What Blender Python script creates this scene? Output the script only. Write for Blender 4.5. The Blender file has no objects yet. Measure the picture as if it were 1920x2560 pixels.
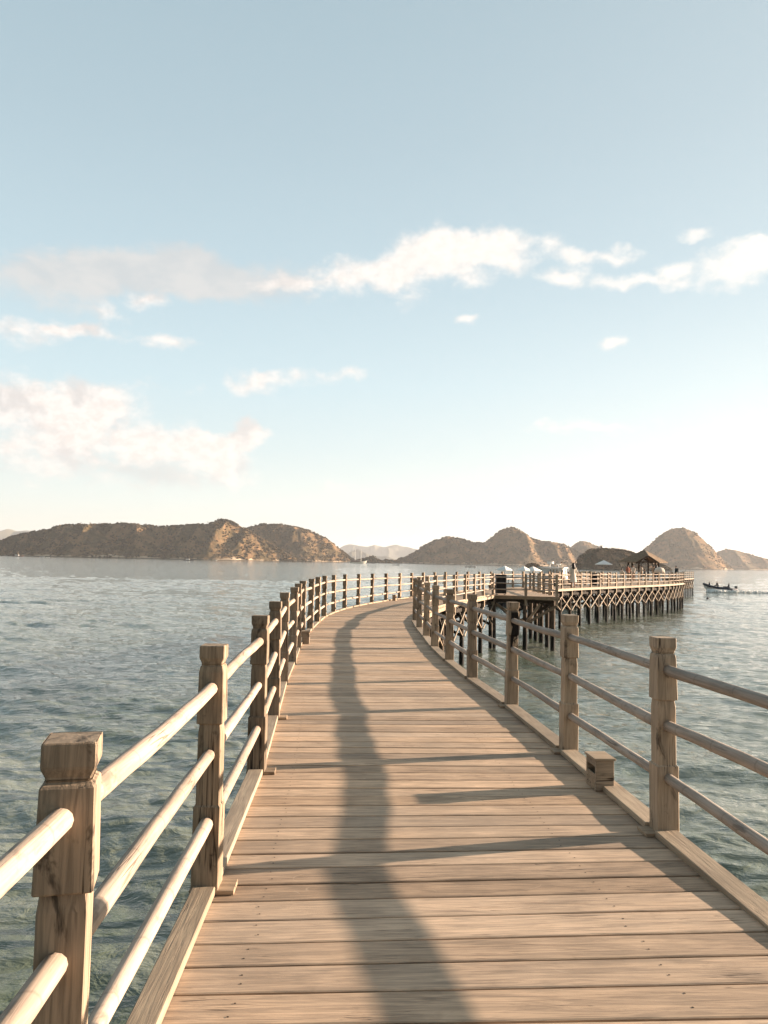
import bpy, bmesh, math, random
import numpy as np
from mathutils import Vector, Matrix, noise
random.seed(7); np.random.seed(7)
R_ = math.radians
DZ = 2.8                      # deck height above the water
F = 1950.; W = 1920; H = 2560
sc = bpy.context.scene
COL = sc.collection

# ------------------------------------------------------------------ camera
pitch = math.atan(124 / F); roll = 0.0204
fwd = Vector((0, math.cos(pitch), math.sin(pitch))); r0 = Vector((1, 0, 0)); u0 = r0.cross(fwd)
RX = r0 * math.cos(roll) + u0 * math.sin(roll); UP = -r0 * math.sin(roll) + u0 * math.cos(roll)
CAM = Vector((0, 0, DZ + 1.5))
cd = bpy.data.cameras.new('camera'); cam = bpy.data.objects.new('camera', cd); COL.objects.link(cam)
m = Matrix((RX, UP, -fwd)).transposed().to_4x4(); m.translation = CAM
cam.matrix_world = m
cd.sensor_fit = 'VERTICAL'; cd.sensor_height = 36; cd.lens = F / H * 36
cd.clip_start = 0.05; cd.clip_end = 60000
sc.camera = cam

def pray(x, y):
    return fwd + RX * ((x - W / 2) / F) + UP * ((H / 2 - y) / F)
def at_y(x, y, Y):
    d = pray(x, y); return CAM + d * (Y / d.y)
def hz(x): return 1404 + .0204 * (x - 960)

# ------------------------------------------------------------------ materials
def mat(name, base=(.5, .5, .5), rough=.7, spec=.3, metal=0):
    m = bpy.data.materials.new(name); m.use_nodes = True
    b = m.node_tree.nodes['Principled BSDF']
    b.inputs['Base Color'].default_value = (*base, 1); b.inputs['Roughness'].default_value = rough
    b.inputs['Specular IOR Level'].default_value = spec; b.inputs['Metallic'].default_value = metal
    return m
class NT:
    def __init__(s, m): s.t = m.node_tree; s.n = s.t.nodes; s.l = s.t.links; s.b = s.n.get('Principled BSDF')
    def new(s, typ, **k):
        n = s.n.new(typ)
        for a, v in k.items(): setattr(n, a, v)
        return n
    def link(s, a, b): s.l.new(a, b)
    def val(s, sock, v):
        if isinstance(v, (int, float)): sock.default_value = v
        elif isinstance(v, (tuple, list)):
            sock.default_value = v if len(v) == len(sock.default_value) else (*v, 1)
        else: s.link(v, sock)
    def math(s, op, a, b=0., c=0., clamp=False):
        n = s.new('ShaderNodeMath', operation=op, use_clamp=clamp)
        s.val(n.inputs[0], a); s.val(n.inputs[1], b)
        if op in ('MULTIPLY_ADD', 'SMOOTH_MIN', 'COMPARE'): s.val(n.inputs[2], c)
        return n.outputs[0]
    def vm(s, op, a, b=(0, 0, 0)):
        n = s.new('ShaderNodeVectorMath', operation=op); s.val(n.inputs[0], a)
        if op == 'SCALE': s.val(n.inputs[3], b)
        else: s.val(n.inputs[1], b)
        return n
    def noise(s, vec, scale, detail=4, rough=.55, dist=0):
        n = s.new('ShaderNodeTexNoise'); s.val(n.inputs['Vector'], vec)
        n.inputs['Scale'].default_value = scale; n.inputs['Detail'].default_value = detail
        n.inputs['Roughness'].default_value = rough; n.inputs['Distortion'].default_value = dist
        return n.outputs['Fac']
    def ramp(s, fac, stops, interp='LINEAR'):
        n = s.new('ShaderNodeValToRGB'); n.color_ramp.interpolation = interp; s.val(n.inputs[0], fac)
        e = n.color_ramp.elements
        while len(e) < len(stops): e.new(.5)
        for i, (p, c) in enumerate(stops):
            e[i].position = p; e[i].color = (*c, 1) if len(c) == 3 else c
        return n.outputs[0]
    def sstep(s, x, a, b):
        n = s.new('ShaderNodeMapRange', interpolation_type='SMOOTHSTEP'); s.val(n.inputs[0], x)
        n.inputs[1].default_value = a; n.inputs[2].default_value = b
        return n.outputs[0]
    def mix(s, f, a, b, blend='MIX'):
        n = s.new('ShaderNodeMix', data_type='RGBA', blend_type=blend); s.val(n.inputs[0], f)
        s.val(n.inputs[6], a); s.val(n.inputs[7], b); return n.outputs[2]
    def bump(s, h, strength, dist, normal=None):
        n = s.new('ShaderNodeBump'); s.val(n.inputs['Height'], h)
        n.inputs['Strength'].default_value = strength; n.inputs['Distance'].default_value = dist
        if normal: s.link(normal, n.inputs['Normal'])
        return n.outputs[0]

def wood(name, c1, c2, dark, rough=.75, crack=.5, stain=.0, ring=0, var=.25, sat=0., grainy=1.0, cw=.022):
    """weathered timber; 'gc' holds (along, across, up) in metres, 'rnd' a value per board"""
    m = mat(name, c1, rough, .25); t = NT(m)
    gc = t.new('ShaderNodeAttribute', attribute_name='gc').outputs['Vector']
    rn = t.new('ShaderNodeAttribute', attribute_name='rnd').outputs['Fac']
    off = t.new('ShaderNodeCombineXYZ'); t.link(t.math('MULTIPLY', rn, 37.), off.inputs[0]); t.link(t.math('MULTIPLY', rn, 91.), off.inputs[2])
    p = t.vm('ADD', gc, off.outputs[0]).outputs[0]
    g1 = t.noise(t.vm('MULTIPLY', p, (1.6, 26, 26)).outputs[0], 1.5, 6, .65, 1.2)      # grain streaks
    g2 = t.noise(t.vm('MULTIPLY', p, (4, 150, 150)).outputs[0], 1, 3, .6, .4)      # fine fibres
    big = t.noise(p, 3.2, 3, .5)
    col = t.mix(t.sstep(g1, .34, .66), c1, c2)
    gy = sum(c1) / 3 * .86; col = t.mix(t.math('MULTIPLY', t.math('FRACT', t.math('MULTIPLY', rn, 7.3)), .26), col, (gy, gy * .95, gy * .86))
    col = t.mix(t.math('MULTIPLY', t.sstep(g2, .45, .8), .22 * grainy), col, dark)
    br = t.math('ADD', t.math('MULTIPLY', t.math('SUBTRACT', rn, .5), var * 2), 1.0)
    br = t.math('ADD', br, t.math('MULTIPLY', t.math('SUBTRACT', big, .5), .7))
    col = t.mix(1, col, t.new('ShaderNodeCombineColor').outputs[0], 'MULTIPLY') if False else t.vm('SCALE', col, br).outputs[0]
    # thin dark checks along the grain
    ck = t.noise(t.vm('MULTIPLY', p, (1.1, 34, 34)).outputs[0], 1, 2, .5, .9)
    line = t.math('SUBTRACT', 1, t.sstep(t.math('ABSOLUTE', t.math('SUBTRACT', ck, .5)), .0, cw))
    gate = t.sstep(t.noise(t.vm('MULTIPLY', p, (2.2, 6, 6)).outputs[0], 1, 2), .52, .62)
    line = t.math('MULTIPLY', t.math('MULTIPLY', line, gate), crack)
    col = t.mix(line, col, dark)
    if stain:
        st = t.noise(t.vm('MULTIPLY', p, (5, 11, 11)).outputs[0], 1, 5, .65, .6)
        col = t.mix(t.math('MULTIPLY', t.sstep(st, .56, .70), stain), col, tuple(x * .35 for x in dark))
    if ring:
        sx = t.new('ShaderNodeSeparateXYZ'); t.link(p, sx.inputs[0])
        wv = t.math('FRACT', t.math('ADD', t.math('MULTIPLY', sx.outputs[0], ring), t.math('MULTIPLY', big, .5)))
        rg = t.math('SUBTRACT', 1, t.sstep(t.math('ABSOLUTE', t.math('SUBTRACT', wv, .5)), .0, .03))
        col = t.mix(t.math('MULTIPLY', rg, .32), col, dark)
    t.link(col, t.b.inputs['Base Color'])
    h = t.math('ADD', t.math('MULTIPLY', g1, .6), t.math('MULTIPLY', g2, .3)); h = t.math('SUBTRACT', h, t.math('MULTIPLY', line, .8))
    t.link(t.bump(h, .55, .006), t.b.inputs['Normal'])
    t.link(t.math('ADD', rough - .12, t.math('MULTIPLY', g1, .25)), t.b.inputs['Roughness'])
    return m, t, p, col
def add_over(t, col, mask, c):
    col = t.mix(mask, col, c); t.link(col, t.b.inputs['Base Color']); return col

M = {}
M['deck'], t, p, c = wood('deck_planks', (.53, .372, .245), (.29, .205, .137), (.060, .042, .030), .8, .7, .12, 0, .27, grainy=1.8)
# pale arc-shaped saw marks and grey walked-on patches
tc = t.new('ShaderNodeTexCoord').outputs['Object']
vv = t.new('ShaderNodeTexVoronoi', feature='F1', distance='EUCLIDEAN'); t.link(t.vm('MULTIPLY', p, (3, 5, 1)).outputs[0], vv.inputs['Vector']); vv.inputs['Scale'].default_value = 1.3
arc = t.math('SUBTRACT', 1, t.sstep(t.math('ABSOLUTE', t.math('SUBTRACT', vv.outputs['Distance'], .38)), 0, .018))
arc = t.math('MULTIPLY', arc, t.sstep(t.noise(p, 5, 2), .6, .7))
c = add_over(t, c, t.math('MULTIPLY', arc, .35), (.55, .45, .34))
c = add_over(t, c, t.math('MULTIPLY', t.sstep(t.noise(t.vm('MULTIPLY', tc, (.8, .8, .8)).outputs[0], 1.2, 4), .45, .75), .28), (.26, .225, .185))
M['post'], *_ = wood('post_wood', (.33, .245, .165), (.175, .127, .083), (.024, .016, .010), .8, 1.0, .8, 0, .25, cw=.045)
M['post_tan'], *_ = wood('post_wood_tan', (.37, .285, .20), (.23, .175, .122), (.035, .025, .016), .8, 1.0, .75, 0, .25, cw=.04)
M['post_tar'], t, p, c = wood('post_wood_tarred', (.37, .285, .20), (.23, .175, .122), (.035, .025, .016), .8, .9, .4, 0, .1)
sx = t.new('ShaderNodeSeparateXYZ'); t.link(t.new('ShaderNodeAttribute', attribute_name='gc').outputs['Vector'], sx.inputs[0])
ms = t.math('MULTIPLY', t.sstep(sx.outputs[0], .52, .66), t.sstep(sx.outputs[0], 1.02, .99))
ms = t.math('MULTIPLY', ms, t.sstep(t.noise(t.vm('MULTIPLY', p, (3.5, 10, 10)).outputs[0], 1, 4, .6, .5), .40, .44))
ms = t.math('MULTIPLY', ms, t.sstep(sx.outputs[1], -.035, -.02))
add_over(t, c, ms, (.006, .004, .003))
M['rail'], *_ = wood('rail_pole_wood', (.42, .33, .255), (.30, .23, .175), (.10, .07, .05), .7, .8, .45, 3.2, .16, grainy=1.2)
M['rail_shaded'], *_ = wood('rail_pole_wood_shaded', (.37, .305, .25), (.24, .20, .165), (.07, .055, .045), .7, .8, .5, 2.6, .16, grainy=1.2)  # greyer copy of the pole wood; shade of the right-hand rails put into its colour
M['kerb'], *_ = wood('kerb_wood', (.36, .285, .20), (.25, .195, .14), (.08, .06, .045), .75, .4, .1, 0, .14)
M['beam'], *_ = wood('beam_wood', (.36, .29, .20), (.26, .20, .14), (.06, .045, .03), .8, .4, .25, 0, .2)
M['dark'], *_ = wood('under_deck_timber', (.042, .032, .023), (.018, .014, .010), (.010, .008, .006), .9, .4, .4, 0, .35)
M['brace'], *_ = wood('brace_wood', (.34, .285, .215), (.24, .20, .15), (.08, .06, .04), .8, .4, .2, 0, .25)
M['pile'], t, p, c = wood('pile_wood', (.085, .060, .038), (.045, .032, .022), (.012, .009, .006), .85, .5, .5, 0, .3)
g = t.new('ShaderNodeNewGeometry').outputs['Position']; sz = t.new('ShaderNodeSeparateXYZ'); t.link(g, sz.inputs[0])
hh = t.math('ADD', sz.outputs[2], t.math('MULTIPLY', t.math('SUBTRACT', t.noise(g, 3, 3), .5), .9))
add_over(t, c, t.sstep(hh, 1.15, .85), (.009, .009, .008))        # tar and mussels up to the high-water mark
M['nail'] = mat('nail_iron', (.03, .02, .015), .6, .3, .3)
M['black'] = mat('black_cabinet', (.004, .004, .005), .55, .2)
M['cabgrey'] = mat('cabinet_side_grey', (.20, .18, .16), .7)
M['white'] = mat('white_paint', (.74, .72, .68), .5)
M['canvas'] = mat('white_canvas', (.78, .76, .72), .9, .1)
M['glass'] = mat('dark_window', (.02, .03, .04), .15, .6)
M['navy'] = mat('navy_rubber', (.02, .03, .05), .6)
M['greyrub'] = mat('dark_grey_rubber', (.05, .045, .045), .7)
M['engine'] = mat('engine_cowl', (.04, .045, .05), .35, .5)
M['brown'] = mat('boat_brown', (.12, .05, .03), .6)
M['blue'] = mat('boat_blue', (.03, .12, .25), .5)
M['skin'] = mat('skin', (.30, .17, .11), .6)
M['hair'] = mat('black_hair', (.006, .005, .005), .5)
M['cloth_white'] = mat('cloth_white', (.62, .55, .47), .9, .1)
M['cloth_dark'] = mat('cloth_dark', (.018, .03, .04), .9, .1)
M['cloth_red'] = mat('cloth_red', (.30, .13, .09), .9, .1)
M['cloth_tan'] = mat('cloth_tan', (.30, .22, .15), .9, .1)
M['cloth_blue'] = mat('cloth_blue', (.10, .17, .26), .9, .1)
M['bag'] = mat('bag_black', (.01, .012, .014), .7)
M['rock'] = mat('rock', (.12, .105, .085), .9, .1)
t = NT(M['rock']); tc = t.new('ShaderNodeTexCoord').outputs['Object']
col = t.ramp(t.noise(tc, .12, 6, .65), [(.35, (.055, .05, .036)), (.65, (.17, .14, .105))]); t.link(col, t.b.inputs['Base Color'])
M['shingle'] = mat('roof_shingle', (.16, .10, .065), .9, .1)
t = NT(M['shingle']); tc = t.new('ShaderNodeTexCoord').outputs['Object']
br = t.new('ShaderNodeTexBrick'); t.link(tc, br.inputs['Vector']); br.inputs['Scale'].default_value = 6
br.inputs['Color1'].default_value = (.32, .235, .155, 1); br.inputs['Color2'].default_value = (.21, .155, .105, 1); br.inputs['Mortar'].default_value = (.06, .04, .03, 1)
t.link(t.mix(.5, br.outputs[0], t.ramp(t.noise(tc, 3, 5), [(.3, (.13, .10, .075)), (.7, (.31, .235, .165))])), t.b.inputs['Base Color'])
t.link(t.bump(br.outputs['Fac'], .5, .02), t.b.inputs['Normal'])
M['darkwood'] = mat('pavilion_frame_wood', (.045, .028, .018), .8)
M['palewood'] = mat('furniture_wood', (.42, .33, .22), .7)
M['foam'] = mat('foam', (.78, .78, .75), .9, .1)
M['ship'] = mat('ship_hull_cream', (.62, .58, .50), .6)

# ------------------------------------------------------------------ mesh builder
class MB:
    def __init__(s): s.v = []; s.f = []; s.g = []; s.r = []; s.mi = []; s.cur = 0
    def add(s, vs, fs, gc, rnd=None):
        o = len(s.v); rnd = random.random() if rnd is None else rnd
        s.v += [tuple(v) for v in vs]; s.g += [tuple(x) for x in gc]; s.r += [rnd] * len(vs)
        s.f += [tuple(i + o for i in f) for f in fs]; s.mi += [s.cur] * len(fs)
    def hexa(s, P, L=None, rnd=None):
        """8 corners: 0-3 bottom ring, 4-7 top ring; edge 0-1 runs along the grain"""
        P = [Vector(p) for p in P]; e = [(P[1] - P[0]), (P[3] - P[0]), (P[4] - P[0])]
        l = [x.length for x in e]
        gg = [(0, 0, 0), (1, 0, 0), (1, 1, 0), (0, 1, 0), (0, 0, 1), (1, 0, 1), (1, 1, 1), (0, 1, 1)]
        s.add(P, [(3, 2, 1, 0), (4, 5, 6, 7), (0, 1, 5, 4), (1, 2, 6, 5), (2, 3, 7, 6), (3, 0, 4, 7)],
              [(a * l[0], b * l[1], c * l[2]) for a, b, c in gg], rnd)
    def box(s, c, size, rot=0, rnd=None):
        hx, hy, hzz = [x / 2 for x in size]; c = Vector(c); mm = Matrix.Rotation(rot, 3, 'Z')
        P = [c + mm @ Vector(p) for p in ((-hx, -hy, -hzz), (hx, -hy, -hzz), (hx, hy, -hzz), (-hx, hy, -hzz), (-hx, -hy, hzz), (hx, -hy, hzz), (hx, hy, hzz), (-hx, hy, hzz))]
        s.hexa(P, rnd=rnd)
    def beam(s, a, b, w, h, rnd=None, up=(0, 0, 1)):
        """box from a to b, w wide, h high"""
        a = Vector(a); b = Vector(b); d = (b - a).normalized(); up = Vector(up)
        sd = d.cross(up)
        if sd.length < 1e-4: sd = Vector((1, 0, 0))
        sd.normalize(); u = sd.cross(d).normalized()
        P = []
        for k in (-1, 1):
            P += [a - sd * w / 2 + u * h / 2 * k, b - sd * w / 2 + u * h / 2 * k, b + sd * w / 2 + u * h / 2 * k, a + sd * w / 2 + u * h / 2 * k]
        P = [P[3], P[2], P[1], P[0], P[7], P[6], P[5], P[4]]
        s.hexa(P, rnd=rnd)
    def loft(s, rings, cap=True, rnd=None, along=None):
        n = len(rings[0]); vs = []; gc = []; acc = 0
        for k, r in enumerate(rings):
            cc = sum((Vector(p) for p in r), Vector()) / n
            if k: acc += (cc - pc).length
            pc = cc; a = along[k] if along else acc
            for i, p in enumerate(r):
                vs.append(p); q = Vector(p) - cc
                gc.append((a, q.x, q.y if abs(q.z) < .6 * q.length + 1e-6 else q.z))
        fs = []
        for k in range(len(rings) - 1):
            for i in range(n):
                j = (i + 1) % n; fs.append((k * n + i, k * n + j, (k + 1) * n + j, (k + 1) * n + i))
        if cap:
            fs.append(tuple(range(n))[::-1]); fs.append(tuple((len(rings) - 1) * n + i for i in range(n)))
        s.add(vs, fs, gc, rnd)
    def tube(s, pts, rad, n=8, rnd=None, cap=True):
        pts = [Vector(p) for p in pts]
        if not isinstance(rad, (list, tuple)): rad = [rad] * len(pts)
        rings = []; prev = None
        for i, p in enumerate(pts):
            d = (pts[min(i + 1, len(pts) - 1)] - pts[max(i - 1, 0)]).normalized()
            a = prev if prev is not None else (Vector((0, 0, 1)) if abs(d.z) < .9 else Vector((1, 0, 0)))
            x = (a - d * a.dot(d)).normalized(); y = d.cross(x); prev = x
            rings.append([p + (x * math.cos(t) + y * math.sin(t)) * rad[i] for t in [2 * math.pi * k / n for k in range(n)]])
        s.loft(rings, cap, rnd)
        # grain coordinates round the pole
        N = len(pts) * n; acc = 0; o = len(s.g) - N
        for i in range(len(pts)):
            if i: acc += (pts[i] - pts[i - 1]).length
            for k in range(n):
                t = 2 * math.pi * k / n; s.g[o + i * n + k] = (acc, math.cos(t) * rad[i], math.sin(t) * rad[i])
    def cone(s, c, r, h, n=12, z0=0):
        c = Vector(c); vs = [c + Vector((math.cos(2 * math.pi * k / n) * r, math.sin(2 * math.pi * k / n) * r, 0)) for k in range(n)] + [c + Vector((0, 0, h))]
        s.add(vs, [(k, (k + 1) % n, n) for k in range(n)] + [tuple(range(n))[::-1]], [(0, 0, 0)] * (n + 1))
    def build(s, name, material, parent=None, smooth=False, bevel=0, loc=None):
        me = bpy.data.meshes.new(name); vs = s.v
        me.from_pydata(vs, [], s.f); me.validate()
        a = me.attributes.new('gc', 'FLOAT_VECTOR', 'POINT'); a.data.foreach_set('vector', [x for g in s.g for x in g])
        a = me.attributes.new('rnd', 'FLOAT', 'POINT'); a.data.foreach_set('value', s.r)
        ms = material if isinstance(material, list) else [material]
        for mm in ms: me.materials.append(mm)
        if len(ms) > 1 and len(me.polygons) == len(s.mi): me.polygons.foreach_set('material_index', s.mi)
        if bevel:
            bm = bmesh.new(); bm.from_mesh(me)
            ed = [e for e in bm.edges if len(e.link_faces) == 2 and e.calc_face_angle(0) > .35]
            bmesh.ops.bevel(bm, geom=ed, offset=bevel, segments=1, affect='EDGES', profile=.5)
            bm.to_mesh(me); bm.free()
        if smooth: me.polygons.foreach_set('use_smooth', [True] * len(me.polygons))
        me.update()
        o = bpy.data.objects.new(name, me); COL.objects.link(o)
        if parent: o.parent = parent; o.matrix_parent_inverse = Matrix.Translation(parent.location).inverted() if parent.rotation_euler.z == 0 else (Matrix.Translation(parent.location) @ parent.rotation_euler.to_matrix().to_4x4()).inverted()
        return o
def tag(o, label=None, cat=None, group=None, kind=None):
    if label: o['label'] = label
    if cat: o['category'] = cat
    if group: o['group'] = group
    if kind: o['kind'] = kind
    return o
def thing(name, label, cat, loc=(0, 0, 0), group=None):
    o = bpy.data.objects.new(name, None); COL.objects.link(o); o.location = loc; o.empty_display_size = .2
    return tag(o, label, cat, group)
def lmesh(parent):   # a builder whose coordinates are local to the thing: build() with parent and no inverse
    return MB()
def lbuild(mb, name, material, parent, **k):
    o = mb.build(name, material, None, **k); o.parent = parent; return o

def sm(t): t = min(1, max(0, t)); return t * t * (3 - 2 * t)
def dz(Y): return DZ - .085 * sm((Y - 17) / 20)
def P3(p, h=0): return Vector((p[0], p[1], dz(p[1]) + h))

# ------------------------------------------------------------------ plan of the pier (metres, camera above 0,0)
Lp = [(-.58, -3.95), (-.58, -2.05), (-.6, -.15), (-0.70, 1.81), (-0.77, 3.64), (-0.86, 5.6), (-1.01, 7.49), (-1.18, 9.54), (-1.29, 11.42), (-1.41, 13.22), (-1.52, 15.0), (-1.54, 16.9), (-1.55, 18.86), (-1.54, 20.83), (-1.41, 22.84), (-1.19, 24.89), (-0.83, 27.0), (-0.39, 29.15), (0.15, 31.31), (0.73, 33.44), (1.33, 35.54), (1.95, 37.6), (2.64, 39.6), (3.34, 41.58), (4.11, 43.48), (4.93, 45.33), (5.83, 47.1), (6.77, 48.82), (7.72, 50.5), (8.69, 52.17), (9.67, 53.8), (10.67, 55.42), (11.64, 57.07)]
Rp = [(1.86, -3.1), (1.86, -1.15), (1.83, .78), (1.775, 2.66), (1.62, 4.51), (1.52, 6.37), (1.38, 8.32), (1.18, 10.18), (1.04, 11.98), (0.94, 13.85), (0.9, 15.79), (0.85, 17.79), (0.84, 19.91), (1.04, 22.15), (1.4, 24.44), (1.82, 26.78), (2.33, 29.12), (2.88, 31.43), (3.54, 33.64), (4.2, 35.83), (4.89, 37.94), (5.68, 40.2)]
FP = [(10.1, 50.0), (11.15, 51.55), (12.17, 53.12), (13.21, 54.69), (14.27, 56.24), (15.36, 57.78), (16.44, 59.32), (17.51, 60.86), (18.6, 62.4), (19.69, 63.94), (20.79, 65.46), (21.9, 66.98), (23.0, 68.5), (24.13, 70.01), (25.22, 71.54), (26.3, 73.08), (27.32, 74.66), (28.3, 76.27), (29.21, 77.91), (30.12, 79.56), (31.01, 81.21), (31.86, 82.89)]
FPx = [(32.5, 84.7), (32.95, 86.5), (33.2, 88.4), (33.3, 90.3), (33.2, 92.2), (32.8, 94.1), (32.2, 95.9)]
PLAT = [(5.68, 40.2), (8.75, 39.3), (8.78, 41.15), (8.86, 43.0), (8.93, 44.8), (8.98, 46.5), (9.1, 48.3)]

def catmull(pts, per=12):
    out = []; n = len(pts)
    for i in range(n - 1):
        p0, p1, p2, p3 = [Vector(pts[max(0, min(n - 1, k))]) for k in (i - 1, i, i + 1, i + 2)]
        for k in range(per):
            t = k / per
            out.append(.5 * ((2 * p1) + (p2 - p0) * t + (2 * p0 - 5 * p1 + 4 * p2 - p3) * t * t + (3 * p1 - p0 - 3 * p2 + p3) * t ** 3))
    out.append(Vector(pts[-1])); return out
def offset(poly, d):
    out = []
    for i, p in enumerate(poly):
        a = Vector(poly[max(0, i - 1)]); b = Vector(poly[min(len(poly) - 1, i + 1)]); t = (b - a).normalized()
        out.append(Vector(p) + Vector((-t.y, t.x)) * d)
    return out

def plank_ribbon(mb, outer, inner, z0=0, thick=.035, nails=None):
    """planks laid across between two edge curves (2-D points)"""
    outer = [Vector(p) for p in outer]; inner = [Vector(p) for p in inner]
    # match each outer point to its nearest inner point, monotone
    idx = []; last = 0
    cum = [0]
    for a, b in zip(inner, inner[1:]): cum.append(cum[-1] + (b - a).length)
    tt = []
    for p in outer:
        best = min(range(len(inner)), key=lambda k: (inner[k] - p).length_squared); tt.append(cum[best])
    for _ in range(25): tt = [tt[0]] + [(tt[i - 1] + tt[i] * 2 + tt[i + 1]) / 4 for i in range(1, len(tt) - 1)] + [tt[-1]]
    for i in range(1, len(tt)): tt[i] = max(tt[i], tt[i - 1])
    def inn(s):
        k = np.searchsorted(cum, s) - 1; k = max(0, min(len(inner) - 2, int(k)))
        return inner[k].lerp(inner[k + 1], (s - cum[k]) / max(1e-6, cum[k + 1] - cum[k]))
    co = [0]
    for a, b in zip(outer, outer[1:]): co.append(co[-1] + (b - a).length)
    def both(s):
        k = max(0, min(len(outer) - 2, int(np.searchsorted(co, s)) - 1)); f = (s - co[k]) / max(1e-6, co[k + 1] - co[k])
        return outer[k].lerp(outer[k + 1], f), inn(tt[k] + (tt[k + 1] - tt[k]) * f)
    s = 0; tot = co[-1]
    while s < tot - .25:
        w = random.choice([.19, .19, .185, .2, .19, .18, .2, .12, .19])
        o0, i0 = both(s)
        ds = w
        for _ in range(3):
            o1, i1 = both(min(tot, s + ds)); mean = ((o1 - o0).length + (i1 - i0).length) / 2
            ds *= w / max(.02, mean); ds = min(ds, .6)
        o1, i1 = both(min(tot, s + ds)); gap = random.choice([.008, .010, .012, .016])
        jo, ji = random.uniform(-.01, .012), random.uniform(-.01, .012)
        ax = (i0 - o0).normalized(); ln = Vector((-ax.y, ax.x))
        a, b = o0 - ax * jo, i0 + ax * ji; c_, d_ = i1 + ax * ji, o1 - ax * jo
        gv = (o1 - o0).normalized() * gap
        d_ = d_ - gv; c_ = c_ - gv
        zt = z0 + random.uniform(-.002, .002); tw = random.uniform(-.0015, .0015); rr = random.random()
        ns = 6; base = (a, b, c_, d_)
        vs = []; gc = []; wav = [random.uniform(-.0018, .0018) for _ in range(ns + 1)]
        L = (b - a).length
        for k in range(ns + 1):
            f = k / ns; p = a.lerp(b, f) + Vector((0, wav[k])); q = d_.lerp(c_, f) + Vector((0, wav[ns - k]))
            for (pt, hh, g3) in ((p, -thick, -thick), (p, -.003, -.003), (p.lerp(q, .03), 0, 0), (p.lerp(q, .97), 0, 0), (q, -.003, -.003), (q, -thick, -thick)):
                vs.append((pt.x, pt.y, dz(pt.y) + zt + tw * (f - .5) + hh)); gc.append((f * L, (pt - p).length, g3))
        fs = []
        for k in range(ns):
            o = k * 6
            for j in range(6): fs.append((o + j, o + 6 + j, o + 6 + (j + 1) % 6, o + (j + 1) % 6))
        fs.append((0, 1, 2, 3, 4, 5)); fs.append(tuple(ns * 6 + j for j in (5, 4, 3, 2, 1, 0)))
        mb.add(vs, fs, gc, rr)
        if nails is not None and (a.y < 14):
            for f in (.12, .72):
                for ww in (.28, .72):
                    q = a.lerp(b, f + random.uniform(-.008, .008)).lerp(d_.lerp(c_, f), ww + random.uniform(-.06, .06))
                    r = .0046
                    zz = dz(q.y) + zt + .0012
                    nails.add([(q.x + r * math.cos(x), q.y + r * math.sin(x), zz) for x in (0, 1.05, 2.1, 3.14, 4.2, 5.25)], [(0, 1, 2, 3, 4, 5)], [(0, 0, 0)] * 6)
        s += ds

def plank_polygon(mb, poly, ang=0, z0=0, thick=.035, w=.19):
    ca, sa = math.cos(ang), math.sin(ang)
    q = [(x * ca + y * sa, -x * sa + y * ca) for x, y in poly]
    y = min(p[1] for p in q) + .001; y1 = max(p[1] for p in q)
    def span(yy):
        xs = []
        for a, b in zip(q, q[1:] + q[:1]):
            if (a[1] - yy) * (b[1] - yy) < 0: xs.append(a[0] + (b[0] - a[0]) * (yy - a[1]) / (b[1] - a[1]))
        return (min(xs), max(xs)) if len(xs) >= 2 else None
    while y < y1 - .03:
        e = min(y + w - .009, y1 - .002); a = span(y + .002); b = span(e)
        if a and b:
            P = []
            for h in (-thick, 0):
                for (xx, yy) in ((a[0], y), (a[1], y), (b[1], e), (b[0], e)):
                    X, Y = xx * ca - yy * sa, xx * sa + yy * ca; P.append((X, Y, dz(Y) + z0 + h))
            mb.hexa(P)
        y += w

# ------------------------------------------------------------------ railing pieces
PROF = [(0, .126), (.394, .126), (.396, .108), (.715, .106), (.757, .097), (.759, .124), (.992, .116), (1.008, .106), (1.0085, .093), (1.0145, .093), (1.015, .098), (1.022, .098), (1.044, .118), (1.097, .118), (1.10, .115)]
def post_mesh(p, ang, below=.0, bevel=.003, material=None, parent=None, hs=1.0, simple=False):
    mb = MB(); w = random.uniform(.95, 1.05); an = ang + random.uniform(-.04, .04)
    lx, ly = random.uniform(-.014, .014), random.uniform(-.01, .01)
    pr = ([(-below, .12)] if below else []) + PROF
    if simple: pr = ([(-below, .12)] if below else []) + [(0, .126), (.394, .126), (.396, .106), (.757, .1), (.759, .124), (.985, .115), (1.01, .094), (1.046, .113), (1.10, .112)]
    jz = random.uniform(-.012, .012); rings = []; al = []
    for z, s in pr:
        zz = z + (jz if .1 < z < 1.0 else 0); h = s * w / 2 * random.uniform(.985, 1.015); c = P3(p, zz * hs if z > 0 else z) + Vector((lx * z, ly * z, 0))
        rings.append([c + Matrix.Rotation(an, 3, 'Z') @ Vector((a * h, b * h, 0)) for a, b in ((1, 1), (-1, 1), (-1, -1), (1, -1))]); al.append(z)
    mb.loft([r for r in rings], rnd=random.random(), along=al)
    o = mb.build('post', material, parent, bevel=bevel)
    return o
def rail_mesh(a, b, ha, hb, material, parent, r=.029, seg=9, n=10):
    A = P3(a, ha); B = P3(b, hb); pts = []; rad = []
    sag = random.uniform(-.008, .01); jt = Vector((random.uniform(-.006, .006), random.uniform(-.006, .006), 0)); rr = r * random.uniform(.93, 1.07); tp = random.uniform(-.0025, .0025)
    for k in range(seg + 1):
        f = k / seg; p = A.lerp(B, f); bow = math.sin(math.pi * f)
        pts.append(p + Vector((jt.x * bow, jt.y * bow, -sag * bow + random.uniform(-.002, .002)))); rad.append(rr + tp * (f - .5) * 2 + random.uniform(-.001, .001))
    mb = MB(); mb.tube(pts, rad, n); return mb.build('rail', material, parent, smooth=True)
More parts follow.
